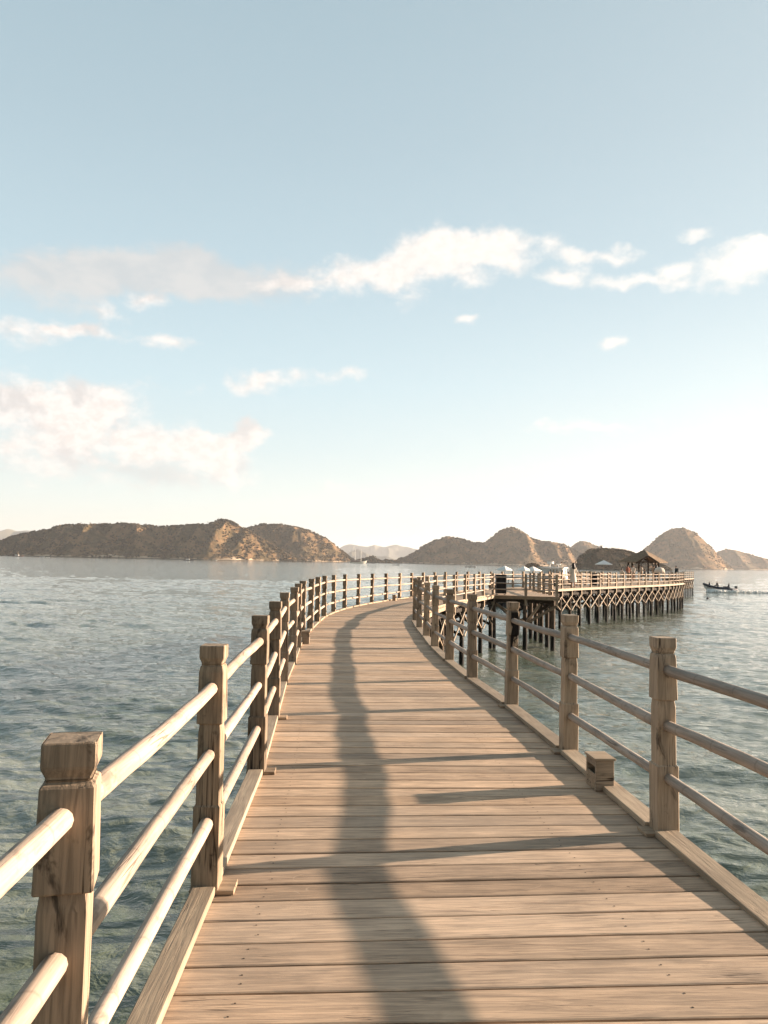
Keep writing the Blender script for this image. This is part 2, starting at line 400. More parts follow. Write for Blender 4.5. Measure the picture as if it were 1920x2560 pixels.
def heading(pts, i):
    a = pts[max(0, i - 1)]; b = pts[min(len(pts) - 1, i + 1)]; return math.atan2(b[1] - a[1], b[0] - a[0]) - math.pi / 2
HTS = (.30, .615, .915)
def railing(name, label, pts, pm, rm, below=0, r=.029, hs=1.0, special={}, grp='railings along the pier', far=False, kerb=None, pads=False, side=1):
    c = thing(name, label, 'railing', P3(pts[0]), grp)
    for i, p in enumerate(pts):
        d = math.hypot(*p)
        o = post_mesh(p, heading(pts, i) + (.19 if abs(p[1] - 1.81) < .01 else 0), below, 0 if (far or d > 30) else .0035, special.get(i, pm), c, .985 if abs(p[1] - 1.81) < .01 else hs, far)
        if i in special: o['label'] = 'post with black tar running down one face'
    off = [[random.uniform(-.012, .012) for _ in HTS] for _ in pts]
    if pts is Rp:
        for i, v_ in ((3, -.034), (4, .018), (5, .004), (2, -.06)): off[i][0] = v_
    for i in range(len(pts) - 1):
        d = min(math.hypot(*pts[i]), math.hypot(*pts[i + 1]))
        for k, h in enumerate(HTS):
            rail_mesh(pts[i], pts[i + 1], h + off[i][k] + random.uniform(-.006, .006), h + off[i + 1][k] + random.uniform(-.006, .006), rm, c, r, 9 if d < 20 else 3, 12 if d < 12 else 6)
    return c

PN, RN = M['post'], M['rail']
railing('railing', 'long outer timber railing on the left of the walkway, nearest post bottom left', Lp, PN, RN)
railing('railing', 'timber railing right of the walkway with one tar-blackened post', Rp, M['post_tan'], M['rail_shaded'], below=.5, special={6: M['post_tar']})
railing('railing', 'short grey railing round the square bay with the black cabinet', PLAT[1:], M['post_tan'], M['rail_shaded'], below=.5)
c = bpy.data.objects['railing.002']
for k, h in enumerate(HTS):
    rail_mesh(PLAT[0], (7.28, 39.75), h, h, M['rail_shaded'], c, seg=3, n=6); rail_mesh((7.28, 39.75), PLAT[1], h, h, M['rail_shaded'], c, seg=3, n=6)
post_mesh((7.28, 39.75), math.pi / 2, .5, 0, M['post_tan'], c)
railing('railing', 'sunlit front railing of the far pier above the cross-braced piles', FP, M['post_tan'], RN, below=.55, far=True)
railing('railing', 'railing on the far corner of the pier beside the man in dark clothes', [FP[-1]] + FPx, M['post_tan'], RN, below=.3, far=True)
BK = [tuple(v) for v in offset(FP, 2.45)]
railing('railing', 'rear railing of the far walkway behind the white parasol', [Lp[-1]] + BK[4:12], M['post'], RN, far=True)

# kerb boards between posts, all belonging to the boardwalk
board = thing('boardwalk', 'curving plank boardwalk leading away over the water', 'boardwalk', (0, 0, DZ))
def kerbs(pts, parent, w=.13, h=.038, side=0, i0=0, name='kerb_board', h2={}):
    for i in range(i0, len(pts) - 1):
        a = Vector(pts[i]); b = Vector(pts[i + 1]); d = (b - a).normalized(); n = Vector((-d.y, d.x)) * side
        a2 = a + d * .067 + n; b2 = b - d * .067 + n
        mb = MB(); mb.beam(P3(a2, h / 2 + .003 - h2.get(i, 0)), P3(b2, h / 2 + .003), w, h); mb.build(name, M['kerb'], parent, bevel=.004 if a.y < 25 else 0)
kerbs(Lp, board, w=.1)
kerbs(Rp, board, side=.02, h2={3: .034, 2: .03})

Lc = catmull(Lp + [tuple(v) for v in BK[4:]]); 
REF = Rp[:-1] + [(5.68, 40.2), (6.6, 42.5), (7.7, 45.0), (8.9, 47.7)] + FP
Rc = catmull(REF)
oL = [v for v in offset(Lc, .045)]; oR = [v for v in offset(Rc, -.07)]
def cut(poly, y0, y1): return [p for p in poly if y0 <= p.y <= y1]
YS = 52.0
mb = MB(); nails = MB()
# boardwalk up to the junction, far pier beyond
kL = min(range(len(oL)), key=lambda k: abs(oL[k].y - 51.5)); kR = min(range(len(oR)), key=lambda k: (oR[k] - oL[kL]).length)
plank_ribbon(mb, oL[:kL + 1], oR[:kR + 1], nails=nails)
mb.build('deck', M['deck'], board)
tag(nails.build('nails', M['nail'], board), kind='stuff')
pier = thing('pier', 'far timber pier on cross-braced piles with a pavilion on it', 'pier', (12, 53, DZ))
mb = MB(); plank_ribbon(mb, oL[kL:], oR[kR:]); mb.build('deck', M['deck'], pier)

# square bay with the cabinet
bay = thing('viewing_bay', 'square timber bay on raking struts beside the walkway', 'platform', (7, 42, DZ))
mb = MB(); plank_polygon(mb, [(5.62, 39.95), (8.86, 39.15), (9.05, 43), (9.1, 46.8), (8.75, 47.2), (7.72, 44.7), (6.62, 42.3), (5.75, 40.3)], -.2, -.004); mb.build('deck', M['deck'], bay)
# terrace with the pavilion
ter = thing('terrace', 'wide plank terrace carrying tables, parasol and pavilion', 'platform', (27, 90, DZ))
TP = [(20.6, 70.6), (24.5, 74.3), (27.5, 78.5), (29.9, 83.5), (32.6, 84.9), (33.05, 88.4), (33.1, 92.2), (32.1, 95.9), (28, 101), (20, 99), (18.5, 84)]
mb = MB(); plank_polygon(mb, TP, .5, -.045); mb.build('deck', M['deck'], ter)
railing('railing', 'distant railing along the rear edge of the terrace', [(20.0, 71.5), (19.6, 74), (19.2, 76.5), (18.9, 79), (18.7, 81.5), (18.7, 84), (19, 87), (19.3, 90), (19.6, 93), (19.9, 96), (20.2, 98.8)], M['post'], RN, far=True)

# ------------------------------------------------------------------ understructure
def fascia(pts, parent, side, mt=None):
    for i in range(len(pts) - 1):
        a = Vector(pts[i]); b = Vector(pts[i + 1]); d = (b - a).normalized(); n = Vector((-d.y, d.x)) * side
        mb = MB(); mb.beam(P3(a + n, -.10), P3(b + n, -.10), .05, .125); mb.build('edge_beam', mt or M['beam'], parent)
def pile(x, y, parent, top=-.22, r=.1, z=None, lean=0, n=8):
    mb = MB(); zt = (dz(y) if z is None else z) + top; k = 5; ln = random.uniform(-.03, .03)
    pts = [Vector((x + ln * (1 - f), y + random.uniform(-.01, .01), -1.2 + (zt + 1.2) * f)) for f in [i / k for i in range(k + 1)]]
    mb.tube(pts, [r * random.uniform(.9, 1.1) * (1.12 - .15 * i / k) for i in range(k + 1)], n); return mb.build('pile', M['pile'], parent, smooth=True)
def bents(outer, inner, parent, braces=True, outface=1, long_in=True, skip_mid=True, braceout=.0):
    """piles, cap beams and braces under each pair of posts; inner is the side we look at"""
    P = []
    for o, i in zip(outer, inner):
        o = Vector(o); i = Vector(i); d = (o - i).normalized()
        a = i + d * .12; b = o - d * .12; P.append((a, b))
        pile(a.x, a.y, parent); pile(b.x, b.y, parent)
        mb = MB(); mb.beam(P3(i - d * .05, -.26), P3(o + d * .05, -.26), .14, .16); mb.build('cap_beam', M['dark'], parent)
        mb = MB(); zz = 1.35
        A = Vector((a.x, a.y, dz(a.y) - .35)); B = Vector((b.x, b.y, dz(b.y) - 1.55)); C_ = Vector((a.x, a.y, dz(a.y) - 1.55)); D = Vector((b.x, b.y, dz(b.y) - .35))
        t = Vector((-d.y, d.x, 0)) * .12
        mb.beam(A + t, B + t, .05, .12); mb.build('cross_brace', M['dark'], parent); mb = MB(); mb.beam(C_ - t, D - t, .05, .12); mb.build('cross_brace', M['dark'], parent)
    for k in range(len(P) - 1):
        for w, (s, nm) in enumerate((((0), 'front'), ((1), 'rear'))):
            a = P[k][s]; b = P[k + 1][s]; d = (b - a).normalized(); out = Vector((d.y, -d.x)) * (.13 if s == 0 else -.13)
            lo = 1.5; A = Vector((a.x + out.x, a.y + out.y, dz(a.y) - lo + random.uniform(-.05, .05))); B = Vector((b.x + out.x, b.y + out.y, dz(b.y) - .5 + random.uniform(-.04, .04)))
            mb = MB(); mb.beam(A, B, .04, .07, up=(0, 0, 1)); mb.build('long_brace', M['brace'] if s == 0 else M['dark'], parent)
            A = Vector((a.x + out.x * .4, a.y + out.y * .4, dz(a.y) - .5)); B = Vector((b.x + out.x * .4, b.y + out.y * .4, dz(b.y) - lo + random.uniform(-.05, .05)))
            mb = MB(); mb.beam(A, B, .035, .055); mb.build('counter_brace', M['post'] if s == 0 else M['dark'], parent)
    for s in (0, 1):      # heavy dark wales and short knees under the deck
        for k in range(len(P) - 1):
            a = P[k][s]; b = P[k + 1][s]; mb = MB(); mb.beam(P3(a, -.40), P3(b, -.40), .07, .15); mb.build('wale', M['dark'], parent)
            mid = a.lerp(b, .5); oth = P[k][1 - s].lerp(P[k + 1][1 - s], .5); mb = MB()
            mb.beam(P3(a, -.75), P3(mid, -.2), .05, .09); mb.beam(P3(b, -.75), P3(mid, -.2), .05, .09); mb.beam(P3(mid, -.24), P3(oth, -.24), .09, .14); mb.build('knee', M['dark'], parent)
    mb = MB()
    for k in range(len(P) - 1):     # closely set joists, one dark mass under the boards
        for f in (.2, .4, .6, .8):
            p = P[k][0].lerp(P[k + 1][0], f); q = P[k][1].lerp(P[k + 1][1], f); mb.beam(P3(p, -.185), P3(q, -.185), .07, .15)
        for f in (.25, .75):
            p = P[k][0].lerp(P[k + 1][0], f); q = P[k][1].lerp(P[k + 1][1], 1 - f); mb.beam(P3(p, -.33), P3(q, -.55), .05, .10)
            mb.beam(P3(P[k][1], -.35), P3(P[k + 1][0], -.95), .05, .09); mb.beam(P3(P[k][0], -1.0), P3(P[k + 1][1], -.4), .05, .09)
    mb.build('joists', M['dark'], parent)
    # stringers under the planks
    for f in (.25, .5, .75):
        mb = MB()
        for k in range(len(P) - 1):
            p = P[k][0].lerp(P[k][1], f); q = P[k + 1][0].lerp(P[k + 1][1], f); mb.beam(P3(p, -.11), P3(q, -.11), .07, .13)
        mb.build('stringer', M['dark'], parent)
def nearest(pts, p): return min(pts, key=lambda q: (Vector(q) - Vector(p)).length_squared)
inn = Rp[1:]; out_ = [nearest(Lc, p) for p in inn]
bents(out_, inn, board)
bents([nearest(Lc, p) for p in FP], FP, pier)
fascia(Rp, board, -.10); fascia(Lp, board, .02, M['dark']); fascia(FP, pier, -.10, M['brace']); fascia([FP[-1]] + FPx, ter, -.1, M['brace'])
# bay: piles, beams and long raking struts
for (x, y) in ((5.75, 40.4), (7.28, 39.95), (8.62, 39.55), (8.66, 41.2), (8.75, 43), (8.8, 44.9), (8.85, 46.6), (7.2, 42), (7.4, 44)):
    pile(x, y, bay, r=.11)
for a, b, h in (((5.72, 40.12), (8.8, 39.22), -.1), ((8.85, 39.2), (9.08, 46.9), -.1), ((5.8, 40.6), (8.8, 39.9), -.3), ((6.6, 42.3), (8.9, 41.6), -.3), ((7.5, 44.2), (9, 43.6), -.3)):
    mb = MB(); mb.beam(P3(a, h), P3(b, h), .1, .16); mb.build('edge_beam' if h > -.2 else 'cap_beam', M['dark'] if h < -.2 else M['post'], bay)
for a, ha, b, hb in (((7.35, 39.6), -1.35, (8.75, 39.2), -.45), ((7.2, 39.6), -1.35, (5.8, 40.0), -.45), ((7.35, 39.9), -1.35, (8.0, 39.7), -.4), ((5.85, 40.3), -.4, (7.2, 41.8), -1.5), ((8.6, 39.8), -.4, (7.2, 41.8), -1.5), ((8.72, 39.6), -1.4, (8.72, 41.1), -.45), ((8.72, 41.2), -1.4, (8.82, 42.9), -.45), ((8.8, 43), -1.4, (8.88, 44.8), -.45)):
    mb = MB(); mb.beam(P3(a, ha), P3(b, hb), .09, .13); mb.build('strut', M['post'] if b[1] < 40.1 else M['dark'], bay)
for x in np.arange(19.5, 33, 2.6):
    for y in np.arange(76, 100, 3.2):
        if y < 76 + (x - 20) * .9 + 2 or (x > 31 and y > 96): continue
        pile(x, y, ter, z=DZ - .1, n=6)
for k, p in enumerate([FP[-1]] + FPx):
    q = Vector(p) + Vector((-.3, 0)); pile(q.x, q.y, ter)
mb = MB()
for y in np.arange(86, 98, 3.2): mb.beam((20, y, DZ - .28), (32.5, y, DZ - .28), .14, .16)
mb.build('cap_beam', M['dark'], ter)

# the detached tip of the jetty at the far right
tip = thing('jetty', 'sunlit far end of the jetty at the right, beyond the pier corner', 'pier', (44, 116, DZ))
dr = Vector((.5, .866)); nr = Vector((-.866, .5)); T0 = Vector((43.75, 113.6)); T = [tuple(T0 + dr * (1.75 * k)) for k in range(6)]; T2 = [tuple(Vector(p) + nr * 3) for p in T]
mb = MB(); plank_polygon(mb, [T[0], T[-1], T2[-1], T2[0]], math.atan2(.5, -.866)); mb.build('deck', M['deck'], tip)
bents(T2, T, tip); fascia(T, tip, -.06, M['brace'])
railing('railing', 'railing round the far jetty end, small and sunlit at the right', [T2[0]] + T, M['brace'], M['brace'], far=True, below=.2)

# base pads beside the near posts
for pts, sgn, src in ((Lp, 1, 'left'), (Rp, -1, 'right')):
    for i, p in enumerate(pts):
        if p[1] < 3 or p[1] > 8.5: continue
        a = heading(pts, i); ax = Vector((math.cos(a), math.sin(a))); q = Vector(p) + ax * sgn * .032
        mb = MB(); mb.box((q.x, q.y, dz(q.y) + .011), (.2, .13, .02), a); mb.build('base_block', M['post'], board, bevel=.002)

# ------------------------------------------------------------------ low light boxes on the deck
def light_box(p, ang, label, s=1.0):
    t = thing('step_light', label, 'deck light', P3(p, .003), 'low wooden deck lights'); t.rotation_euler.z = ang
    w, d, h = .125 * s, .19 * s, .215 * s
    mb = MB(); th = .018
    mb.box((0, -d / 2 + th / 2, (h - .016) / 2), (w, th, h - .018)); mb.box((0, d / 2 - th / 2, (h - .016) / 2), (w, th, h - .018))
    mb.box((w / 2 - th / 2, 0, (h - .016) / 2), (th, d - 2 * th - .002, h - .018)); lbuild(mb, 'side_panels', M['post_tan'], t, bevel=.0015)
    mb = MB(); mb.box((0, 0, h - .006), (w + .02, d + .02, .016)); lbuild(mb, 'lid', M['kerb'], t, bevel=.002)
    for z, zh in ((.055, .105), (.175, .035)):
        mb = MB(); mb.box((-w / 2 + .006, 0, z * s), (.01, d - 2 * th - .002, zh * s)); lbuild(mb, 'slat', M['post_tan'], t)
    mb = MB(); mb.box((w / 2 - .03, 0, h * .45), (.012, d * .7, h * .6)); lbuild(mb, 'lamp_plate', M['black'], t)
light_box((1.50, 5.39), .08, 'small wooden light box on the deck between two right-hand posts', 1.0)
light_box((-1.36, 14.15), math.pi + .05, 'small wooden light box at the foot of the left railing', 1.05)
light_box((0.50, 31.75), math.pi - .27, 'tiny far light box beside the outer railing at the bend', 1.1)

# ------------------------------------------------------------------ black cabinets
def cabinet(x, y, ang, label, sz=(.5, .4, 1.03)):
    t = thing('cabinet', label, 'cabinet', (x, y, dz(y) + .002), 'black cabinets on the pier'); t.rotation_euler.z = ang
    mb = MB(); mb.box((0, 0, sz[2] / 2 + .03), (sz[0], sz[1], sz[2] - .06)); lbuild(mb, 'body', M['black'], t, bevel=.01)
    mb = MB(); mb.box((0, 0, sz[2] - .01), (sz[0] + .04, sz[1] + .04, .035)); lbuild(mb, 'top', M['greyrub'], t, bevel=.005)
    mb = MB(); mb.box((sz[0] / 2 + .011, 0, sz[2] / 2), (.02, sz[1] - .02, sz[2] - .08)); lbuild(mb, 'side_panel', M['cabgrey'], t)
    mb = MB(); [mb.box((a * (sz[0] / 2 - .05), b * (sz[1] / 2 - .05), .015), (.05, .05, .03)) for a in (-1, 1) for b in (-1, 1)]; lbuild(mb, 'feet', M['greyrub'], t)
    mb = MB(); mb.tube([(-.18, -sz[1] / 2 - .02, .5), (-.18, -sz[1] / 2 - .02, .66)], .008, 6); lbuild(mb, 'handle', M['greyrub'], t)
q = at_y(1253, 1486, 40.55); cabinet(q.x, 40.75, .0, 'black cabinet standing in the corner of the square bay')
q = at_y(1484, 1450, 61.5); cabinet(q.x, 61.5, .0, 'black cabinet behind the far front railing near the woman', (.42, .5, 1.0))

# ------------------------------------------------------------------ people
def skinmesh(verts, edges, radii, root=0, sub=1):
    me = bpy.data.meshes.new('tmp'); me.from_pydata(verts, edges, []); o = bpy.data.objects.new('tmp', me); COL.objects.link(o)
    md = o.modifiers.new('s', 'SKIN'); md.use_smooth_shade = True
    for i, r in enumerate(radii): me.skin_vertices[0].data[i].radius = (r, r)
    me.skin_vertices[0].data[root].use_root = True
    sb = o.modifiers.new('u', 'SUBSURF'); sb.levels = sub; sb.render_levels = sub
    dg = bpy.context.evaluated_depsgraph_get(); dg.update(); ev = o.evaluated_get(dg); nm = bpy.data.meshes.new_from_object(ev)
    bpy.data.objects.remove(o); return nm
def person(label, loc, ang, pose='stand', scale=1.0, top='cloth_white', bottom='cloth_dark', hair='long', dress=False, bag=False, grp=None, hat=False):
    sit = pose == 'sit'; hipz = .5 if sit else .9
    def z(v): return v - .9 + hipz
    V = [(0, 0, z(.93)), (0, 0, z(1.08)), (0, .005, z(1.30)), (0, .01, z(1.46)), (0, .025, z(1.53)), (0, .02, z(1.61)), (0, .01, z(1.68))]
    r = [.125, .105, .125, .052, .066, .085, .062]; E = [(0, 1), (1, 2), (2, 3), (3, 4), (4, 5), (5, 6)]
    for s in (-1, 1):
        b = len(V)
        if sit: V += [(s * .09, .02, .5), (s * .11, .42, .5), (s * .11, .40, .08), (s * .11, .52, .04)]
        else: V += [(s * .09, 0, .85), (s * .10, .02, .48), (s * .10, -.01, .08), (s * .11, .12, .035)]
        r += [.088, .058, .038, .03]; E += [(0, b), (b, b + 1), (b + 1, b + 2), (b + 2, b + 3)]
        b = len(V)
        if sit: V += [(s * .17, 0, z(1.38)), (s * .23, .04, z(1.12)), (s * .16, .28, z(1.08)), (s * .15, .35, z(1.09))]
        else: V += [(s * .17, 0, z(1.38)), (s * .235, -.03, z(1.12)), (s * .22, .06, z(.9)), (s * .215, .08, z(.83))]
        r += [.052, .038, .028, .026]; E += [(2, b), (b, b + 1), (b + 1, b + 2), (b + 2, b + 3)]
    me = skinmesh(V, E, r)
    bm = bmesh.new(); bm.from_mesh(me)      # fingers and face, same surface mesh
    def chain(pts, rad):
        mbx = MB(); mbx.tube(pts, rad, 5); vs = [bm.verts.new(v) for v in mbx.v]
        for f in mbx.f:
            try: bm.faces.new([vs[i] for i in f])
            except ValueError: pass
    for s in (-1, 1):
        hnd = Vector(V[14] if s > 0 and False else (V[10] if False else V[0])); base = Vector(V[6 + 8 if s < 0 else 6 + 16])
        d = (base - Vector(V[6 + 7 if s < 0 else 6 + 15])).normalized(); sd = Vector((0, 1, 0)) if not sit else Vector((1, 0, 0))
        for k, L in enumerate((.07, .082, .078, .06)):
            a = base + sd * (k - 1.5) * .017; chain([a, a + d * L * .55, a + d * L + Vector((-s * .012, 0, 0))], [.010, .009, .007])
        a = base - d * .03 + sd * .025; chain([a, a + d * .03 + sd * .02, a + d * .055 + sd * .03], [.011, .01, .008])
    hc = Vector((0, .02, z(1.60)))
    chain([hc + Vector((0, .075, .012)), hc + Vector((0, .098, -.012)), hc + Vector((0, .085, -.022))], [.008, .013, .009])
    for s in (-1, 1): chain([hc + Vector((s * .08, -.005, .02)), hc + Vector((s * .09, -.01, 0)), hc + Vector((s * .08, -.005, -.02))], [.008, .016, .007])
    bm.to_mesh(me); bm.free(); me.name = 'person'; me.materials.clear(); me.materials.append(M['skin'])
    me.polygons.foreach_set('use_smooth', [True] * len(me.polygons))
    o = bpy.data.objects.new('person', me); COL.objects.link(o); o.location = loc; o.rotation_euler.z = ang; o.scale = (scale,) * 3
    tag(o, label, 'person', grp)
    def ringz(zz, rx, ry, cy=0, n=14): return [Vector((rx * math.cos(2 * math.pi * k / n), cy + ry * math.sin(2 * math.pi * k / n), zz)) for k in range(n)]
    mb = MB()
    if dress:
        mb.loft([ringz(z(.42) + .0, .24, .20), ringz(z(.62), .215, .17), ringz(z(.9), .17, .135), ringz(z(1.08), .135, .11), ringz(z(1.3), .165, .125), ringz(z(1.42), .13, .09), ringz(z(1.46), .07, .07, .01)], cap=False)
    else:
        mb.loft([ringz(z(.86), .16, .135), ringz(z(1.0), .15, .13), ringz(z(1.1), .145, .12), ringz(z(1.3), .17, .135), ringz(z(1.41), .14, .10), ringz(z(1.47), .07, .065, .01)], cap=False)
    for s in (-1, 1):
        i0 = 6 + 5 if s < 0 else 6 + 13
        A = [Vector(V[i0 + k]) for k in range(3)]; mb.tube([A[0], A[1], A[1].lerp(A[2], .5 if not dress else .8)], [.066, .052, .046], 9, cap=False)
    lbuild(mb, 'dress' if dress else 'shirt', M[top], o, smooth=True)
    if not dress:
        mb = MB(); mb.loft([ringz(z(.82), .15, .13), ringz(z(.98), .155, .135)], cap=True)
        for s in (-1, 1):
            i0 = 7 if s < 0 else 15; A = [Vector(V[i0 + k]) for k in range(3)]; mb.tube([A[0] + Vector((0, 0, .03)), A[1], A[1].lerp(A[2], .85)], [.105, .074, .058], 9)
        lbuild(mb, 'trousers', M[bottom], o, smooth=True)
    mb = MB(); hz_ = z(1.6)
    if hair == 'long':
        mb.loft([ringz(hz_ - .30, .10, .035, -.10), ringz(hz_ - .18, .125, .06, -.08), ringz(hz_ - .05, .112, .085, -.04), ringz(hz_ + .04, .108, .10, -.015), ringz(hz_ + .10, .08, .085, -.01), ringz(hz_ + .125, .02, .02, -.01)])
    else:
        mb.loft([ringz(hz_ - .04, .085, .07, -.035), ringz(hz_ + .03, .095, .095, -.01), ringz(hz_ + .08, .08, .09, 0), ringz(hz_ + .105, .02, .02, 0)])
    lbuild(mb, 'hat' if hat else 'hair', M['hair' if not hat else 'bag'], o, smooth=True)
    if bag:
        mb = MB(); mb.box((0, -.19, z(1.22)), (.28, .15, .42)); b_ = lbuild(mb, 'backpack', M['bag'], o, bevel=.03)
    return o
def stand_at(px, Y, **k):
    q = at_y(px, 1440, Y); return q.x, Y
x, y = stand_at(1433, 54.6)
person('woman with long black hair in a pale dress seen from behind at the rail', (x, y, dz(y)), .25, scale=1.03, dress=True, hair='long')
x, y = stand_at(1690, 91.5)
person('man in dark clothes with a backpack standing at the far corner', (x, y, DZ - .04), 1.45, scale=1.03, top='cloth_dark', hair='short', bag=True, hat=False)
GZ = DZ - .03
diners = [(1570, 87, 'stand', 'cloth_red', 'cloth_tan', 'person in a red top under the left eave of the pavilion', 'short', 0.3),
          (1577, 89, 'sit', 'cloth_tan', 'cloth_dark', 'seated person in tan beside the one in red', 'short', -.5),
          (1583, 86, 'stand', 'cloth_white', 'cloth_red', 'person in white with red trousers between the pavilion posts', 'short', 2.5),
          (1604, 90, 'stand', 'cloth_white', 'cloth_tan', 'person in white near the middle of the pavilion', 'short', 1.5),
          (1612, 91, 'sit', 'cloth_dark', 'cloth_dark', 'seated person in black near the middle of the pavilion', 'short', 1.),
          (1634, 88, 'stand', 'cloth_tan', 'cloth_tan', 'person in beige by the right pavilion post', 'short', -1.),
          (1641, 85.5, 'stand', 'cloth_dark', 'cloth_dark', 'long-haired person in black right of the pavilion', 'long', -.3),
          (1554, 92, 'sit', 'cloth_white', 'cloth_blue', 'seated person in white left of the pavilion', 'short', -.8)]
for px, Y, ps, tp, bt, lb, hr, an in diners:
    q = at_y(px, 1440, Y); person(lb, (q.x, Y, GZ), an, ps, 1.0, tp, bt, hr, grp='people on the far terrace')

# ------------------------------------------------------------------ terrace furniture
def parasol(label, x, y, z, r=1.0, h=2.2, drop=.5, group='white parasols', n=8, sandbase=True):
    t = thing('parasol', label, 'parasol', (x, y, z), group)
    mb = MB(); mb.tube([(0, 0, .03), (0, 0, h + .04)], .022, 8); lbuild(mb, 'pole', M['palewood'], t)
    mb = MB(); A = Vector((0, 0, h)); vs = [A]; 
    for k in range(n):
        a = 2 * math.pi * k / n; vs.append(Vector((r * math.cos(a), r * math.sin(a), h - drop)))
    for k in range(n):
        a = 2 * math.pi * (k + .5) / n; vs.append(Vector((r * .9 * math.cos(a), r * .9 * math.sin(a), h - drop + .0)))
    fs = []
    for k in range(n):
        j = 1 + k; j2 = 1 + (k + 1) % n; m_ = 1 + n + k; fs += [(0, j, m_), (0, m_, j2)]
    o = len(vs); vs2 = vs + [v + Vector((0, 0, -.05 if i else -.03)) for i, v in enumerate(vs)]
    fs2 = fs + [tuple(i + o for i in f[::-1]) for f in fs]
    for k in range(n):
        for a, b in ((1 + k, 1 + n + k), (1 + n + k, 1 + (k + 1) % n)): fs2.append((b, a, a + o, b + o))
    mb.add(vs2, fs2, [(0, 0, 0)] * len(vs2)); lbuild(mb, 'canopy', M['canvas'], t)
    mb = MB(); mb.tube([(0, 0, 0), (0, 0, .06)], .2, 12); lbuild(mb, 'base', M['greyrub'], t)
    return t
q = at_y(1509.5, 1440, 90); parasol('white parasol open on the far terrace left of the pavilion', q.x, 90, GZ, 1.02, 2.22, .48)
def chair(label, x, y, z, ang, m='palewood'):
    t = thing('chair', label, 'chair', (x, y, z), 'chairs on the terrace'); t.rotation_euler.z = ang
    mb = MB(); mb.box((0, 0, .45), (.44, .44, .035)); lbuild(mb, 'seat', M[m], t)
    mb = MB(); mb.box((0, .205, .72), (.42, .025, .22)); mb.box((-.19, .205, .57), (.03, .025, .2)); mb.box((.19, .205, .57), (.03, .025, .2)); lbuild(mb, 'backrest', M[m], t)
    for a in (-1, 1):
        for b in (-1, 1): mb = MB(); mb.box((a * .19, b * .19, .216), (.035, .035, .43)); lbuild(mb, 'leg', M[m], t)
def table(label, x, y, z, w=1.2, d=.8, ang=0, m='palewood', h=.75):
    t = thing('table', label, 'table', (x, y, z), 'tables on the terrace'); t.rotation_euler.z = ang
    mb = MB(); mb.box((0, 0, h - .02), (w, d, .04)); lbuild(mb, 'tabletop', M[m], t)
    for a in (-1, 1):
        for b in (-1, 1): mb = MB(); mb.box((a * (w / 2 - .06), b * (d / 2 - .06), (h - .04) / 2), (.06, .06, h - .042)); lbuild(mb, 'leg', M[m], t)
fur = [(1460, 76, 'pale wooden table left of the black cabinet'), (1475, 80, 'long pale wooden table behind the black cabinet'), (1497, 86, 'wooden table under the white parasol'), (1530, 84, 'wooden table right of the white parasol'), (1560, 84.5, 'wooden table before the left pavilion post'), (1600, 85, 'wooden table in front of the pavilion')]
for k, (px, Y, lb) in enumerate(fur):
    q = at_y(px, 1440, Y); table(lb, q.x, Y, GZ + (0 if Y > 78 else -.02), 1.6 if k < 2 else 1.0, .8, .3 * k, 'palewood', .95 if k < 2 else .75)
    for s, side in ((-1, 'left'), (1, 'right')):
        chair('wooden chair on the %s side of the %s' % (side, lb.replace('pale wooden', 'pale').replace('wooden ', '')), q.x + s * (.95 if k >= 2 else 1.25), Y + .2 * s, GZ, s * -1.4)
q = at_y(1655, 1440, 84)
t = thing('covered_table', 'round table under a white cloth near the right eave', 'table', (q.x + .1, 85, GZ))
mb = MB(); rg = lambda zz, r: [Vector((r * (1 + .05 * math.sin(7 * a)) * math.cos(a), r * (1 + .05 * math.sin(7 * a)) * math.sin(a), zz)) for a in [2 * math.pi * k / 28 for k in range(28)]]
mb.loft([rg(.9, .55), rg(1.2, .52), rg(1.42, .42), rg(1.5, .2), rg(1.52, .02)]); lbuild(mb, 'cloth', M['cloth_white'], t, smooth=True)
mb = MB(); mb.tube([(0, 0, 0), (0, 0, .9)], .09, 8); lbuild(mb, 'pedestal', M['darkwood'], t)

# ------------------------------------------------------------------ pavilion
gx = at_y(1610.4, 1400, 90).x
pav = thing('pavilion', 'open timber pavilion with a steep shingled hip roof on the far terrace', 'pavilion', (gx, 90, GZ))
hzl = DZ + 1.5 - GZ
def up_at(ypx, px, D): return (hz(px) - ypx) * D / F + hzl
AP = Vector((0, 0, up_at(1374, 1610, 90)))
e = up_at(1404.5, 1610, 90); sx_ = lambda dpx: dpx * 90 / F
Lc_ = Vector((sx_(-62), .3, e)); Rc_ = Vector((sx_(62), .3, e)); Nn = Vector((.1, -2.6, e)); Bc = Vector((0, 3.0, e))
Qp = Vector((sx_(.8), -1.15, AP.z - .62)); Pl = Vector((sx_(-28.5), -1.25, e - .02)); Pr = Vector((sx_(28), -1.25, e - .02))
Qb = Vector((sx_(.8), 1.45, AP.z - .62)); Bl = Vector((sx_(-28.5), 1.6, e)); Br = Vector((sx_(28), 1.6, e))
def slab(mb, poly, th=.09):
    n = len(poly); vs = [Vector(p) for p in poly] + [Vector(p) - Vector((0, 0, th)) for p in poly]
    mb.add(vs, [tuple(range(n)), tuple(range(n, 2 * n))[::-1]] + [((i + 1) % n, i, i + n, (i + 1) % n + n) for i in range(n)], [(v.x, v.y, v.z) for v in vs])
mb = MB()
for poly in ((AP, Lc_, Pl, Qp), (AP, Qp, Pr, Rc_), (AP, Qb, Bl, Lc_), (AP, Rc_, Br, Qb)): 
    P_ = poly; slab(mb, (P_[0], P_[1], P_[2])); slab(mb, (P_[0], P_[2], P_[3]))
roof = lbuild(mb, 'roof', M['shingle'], pav)
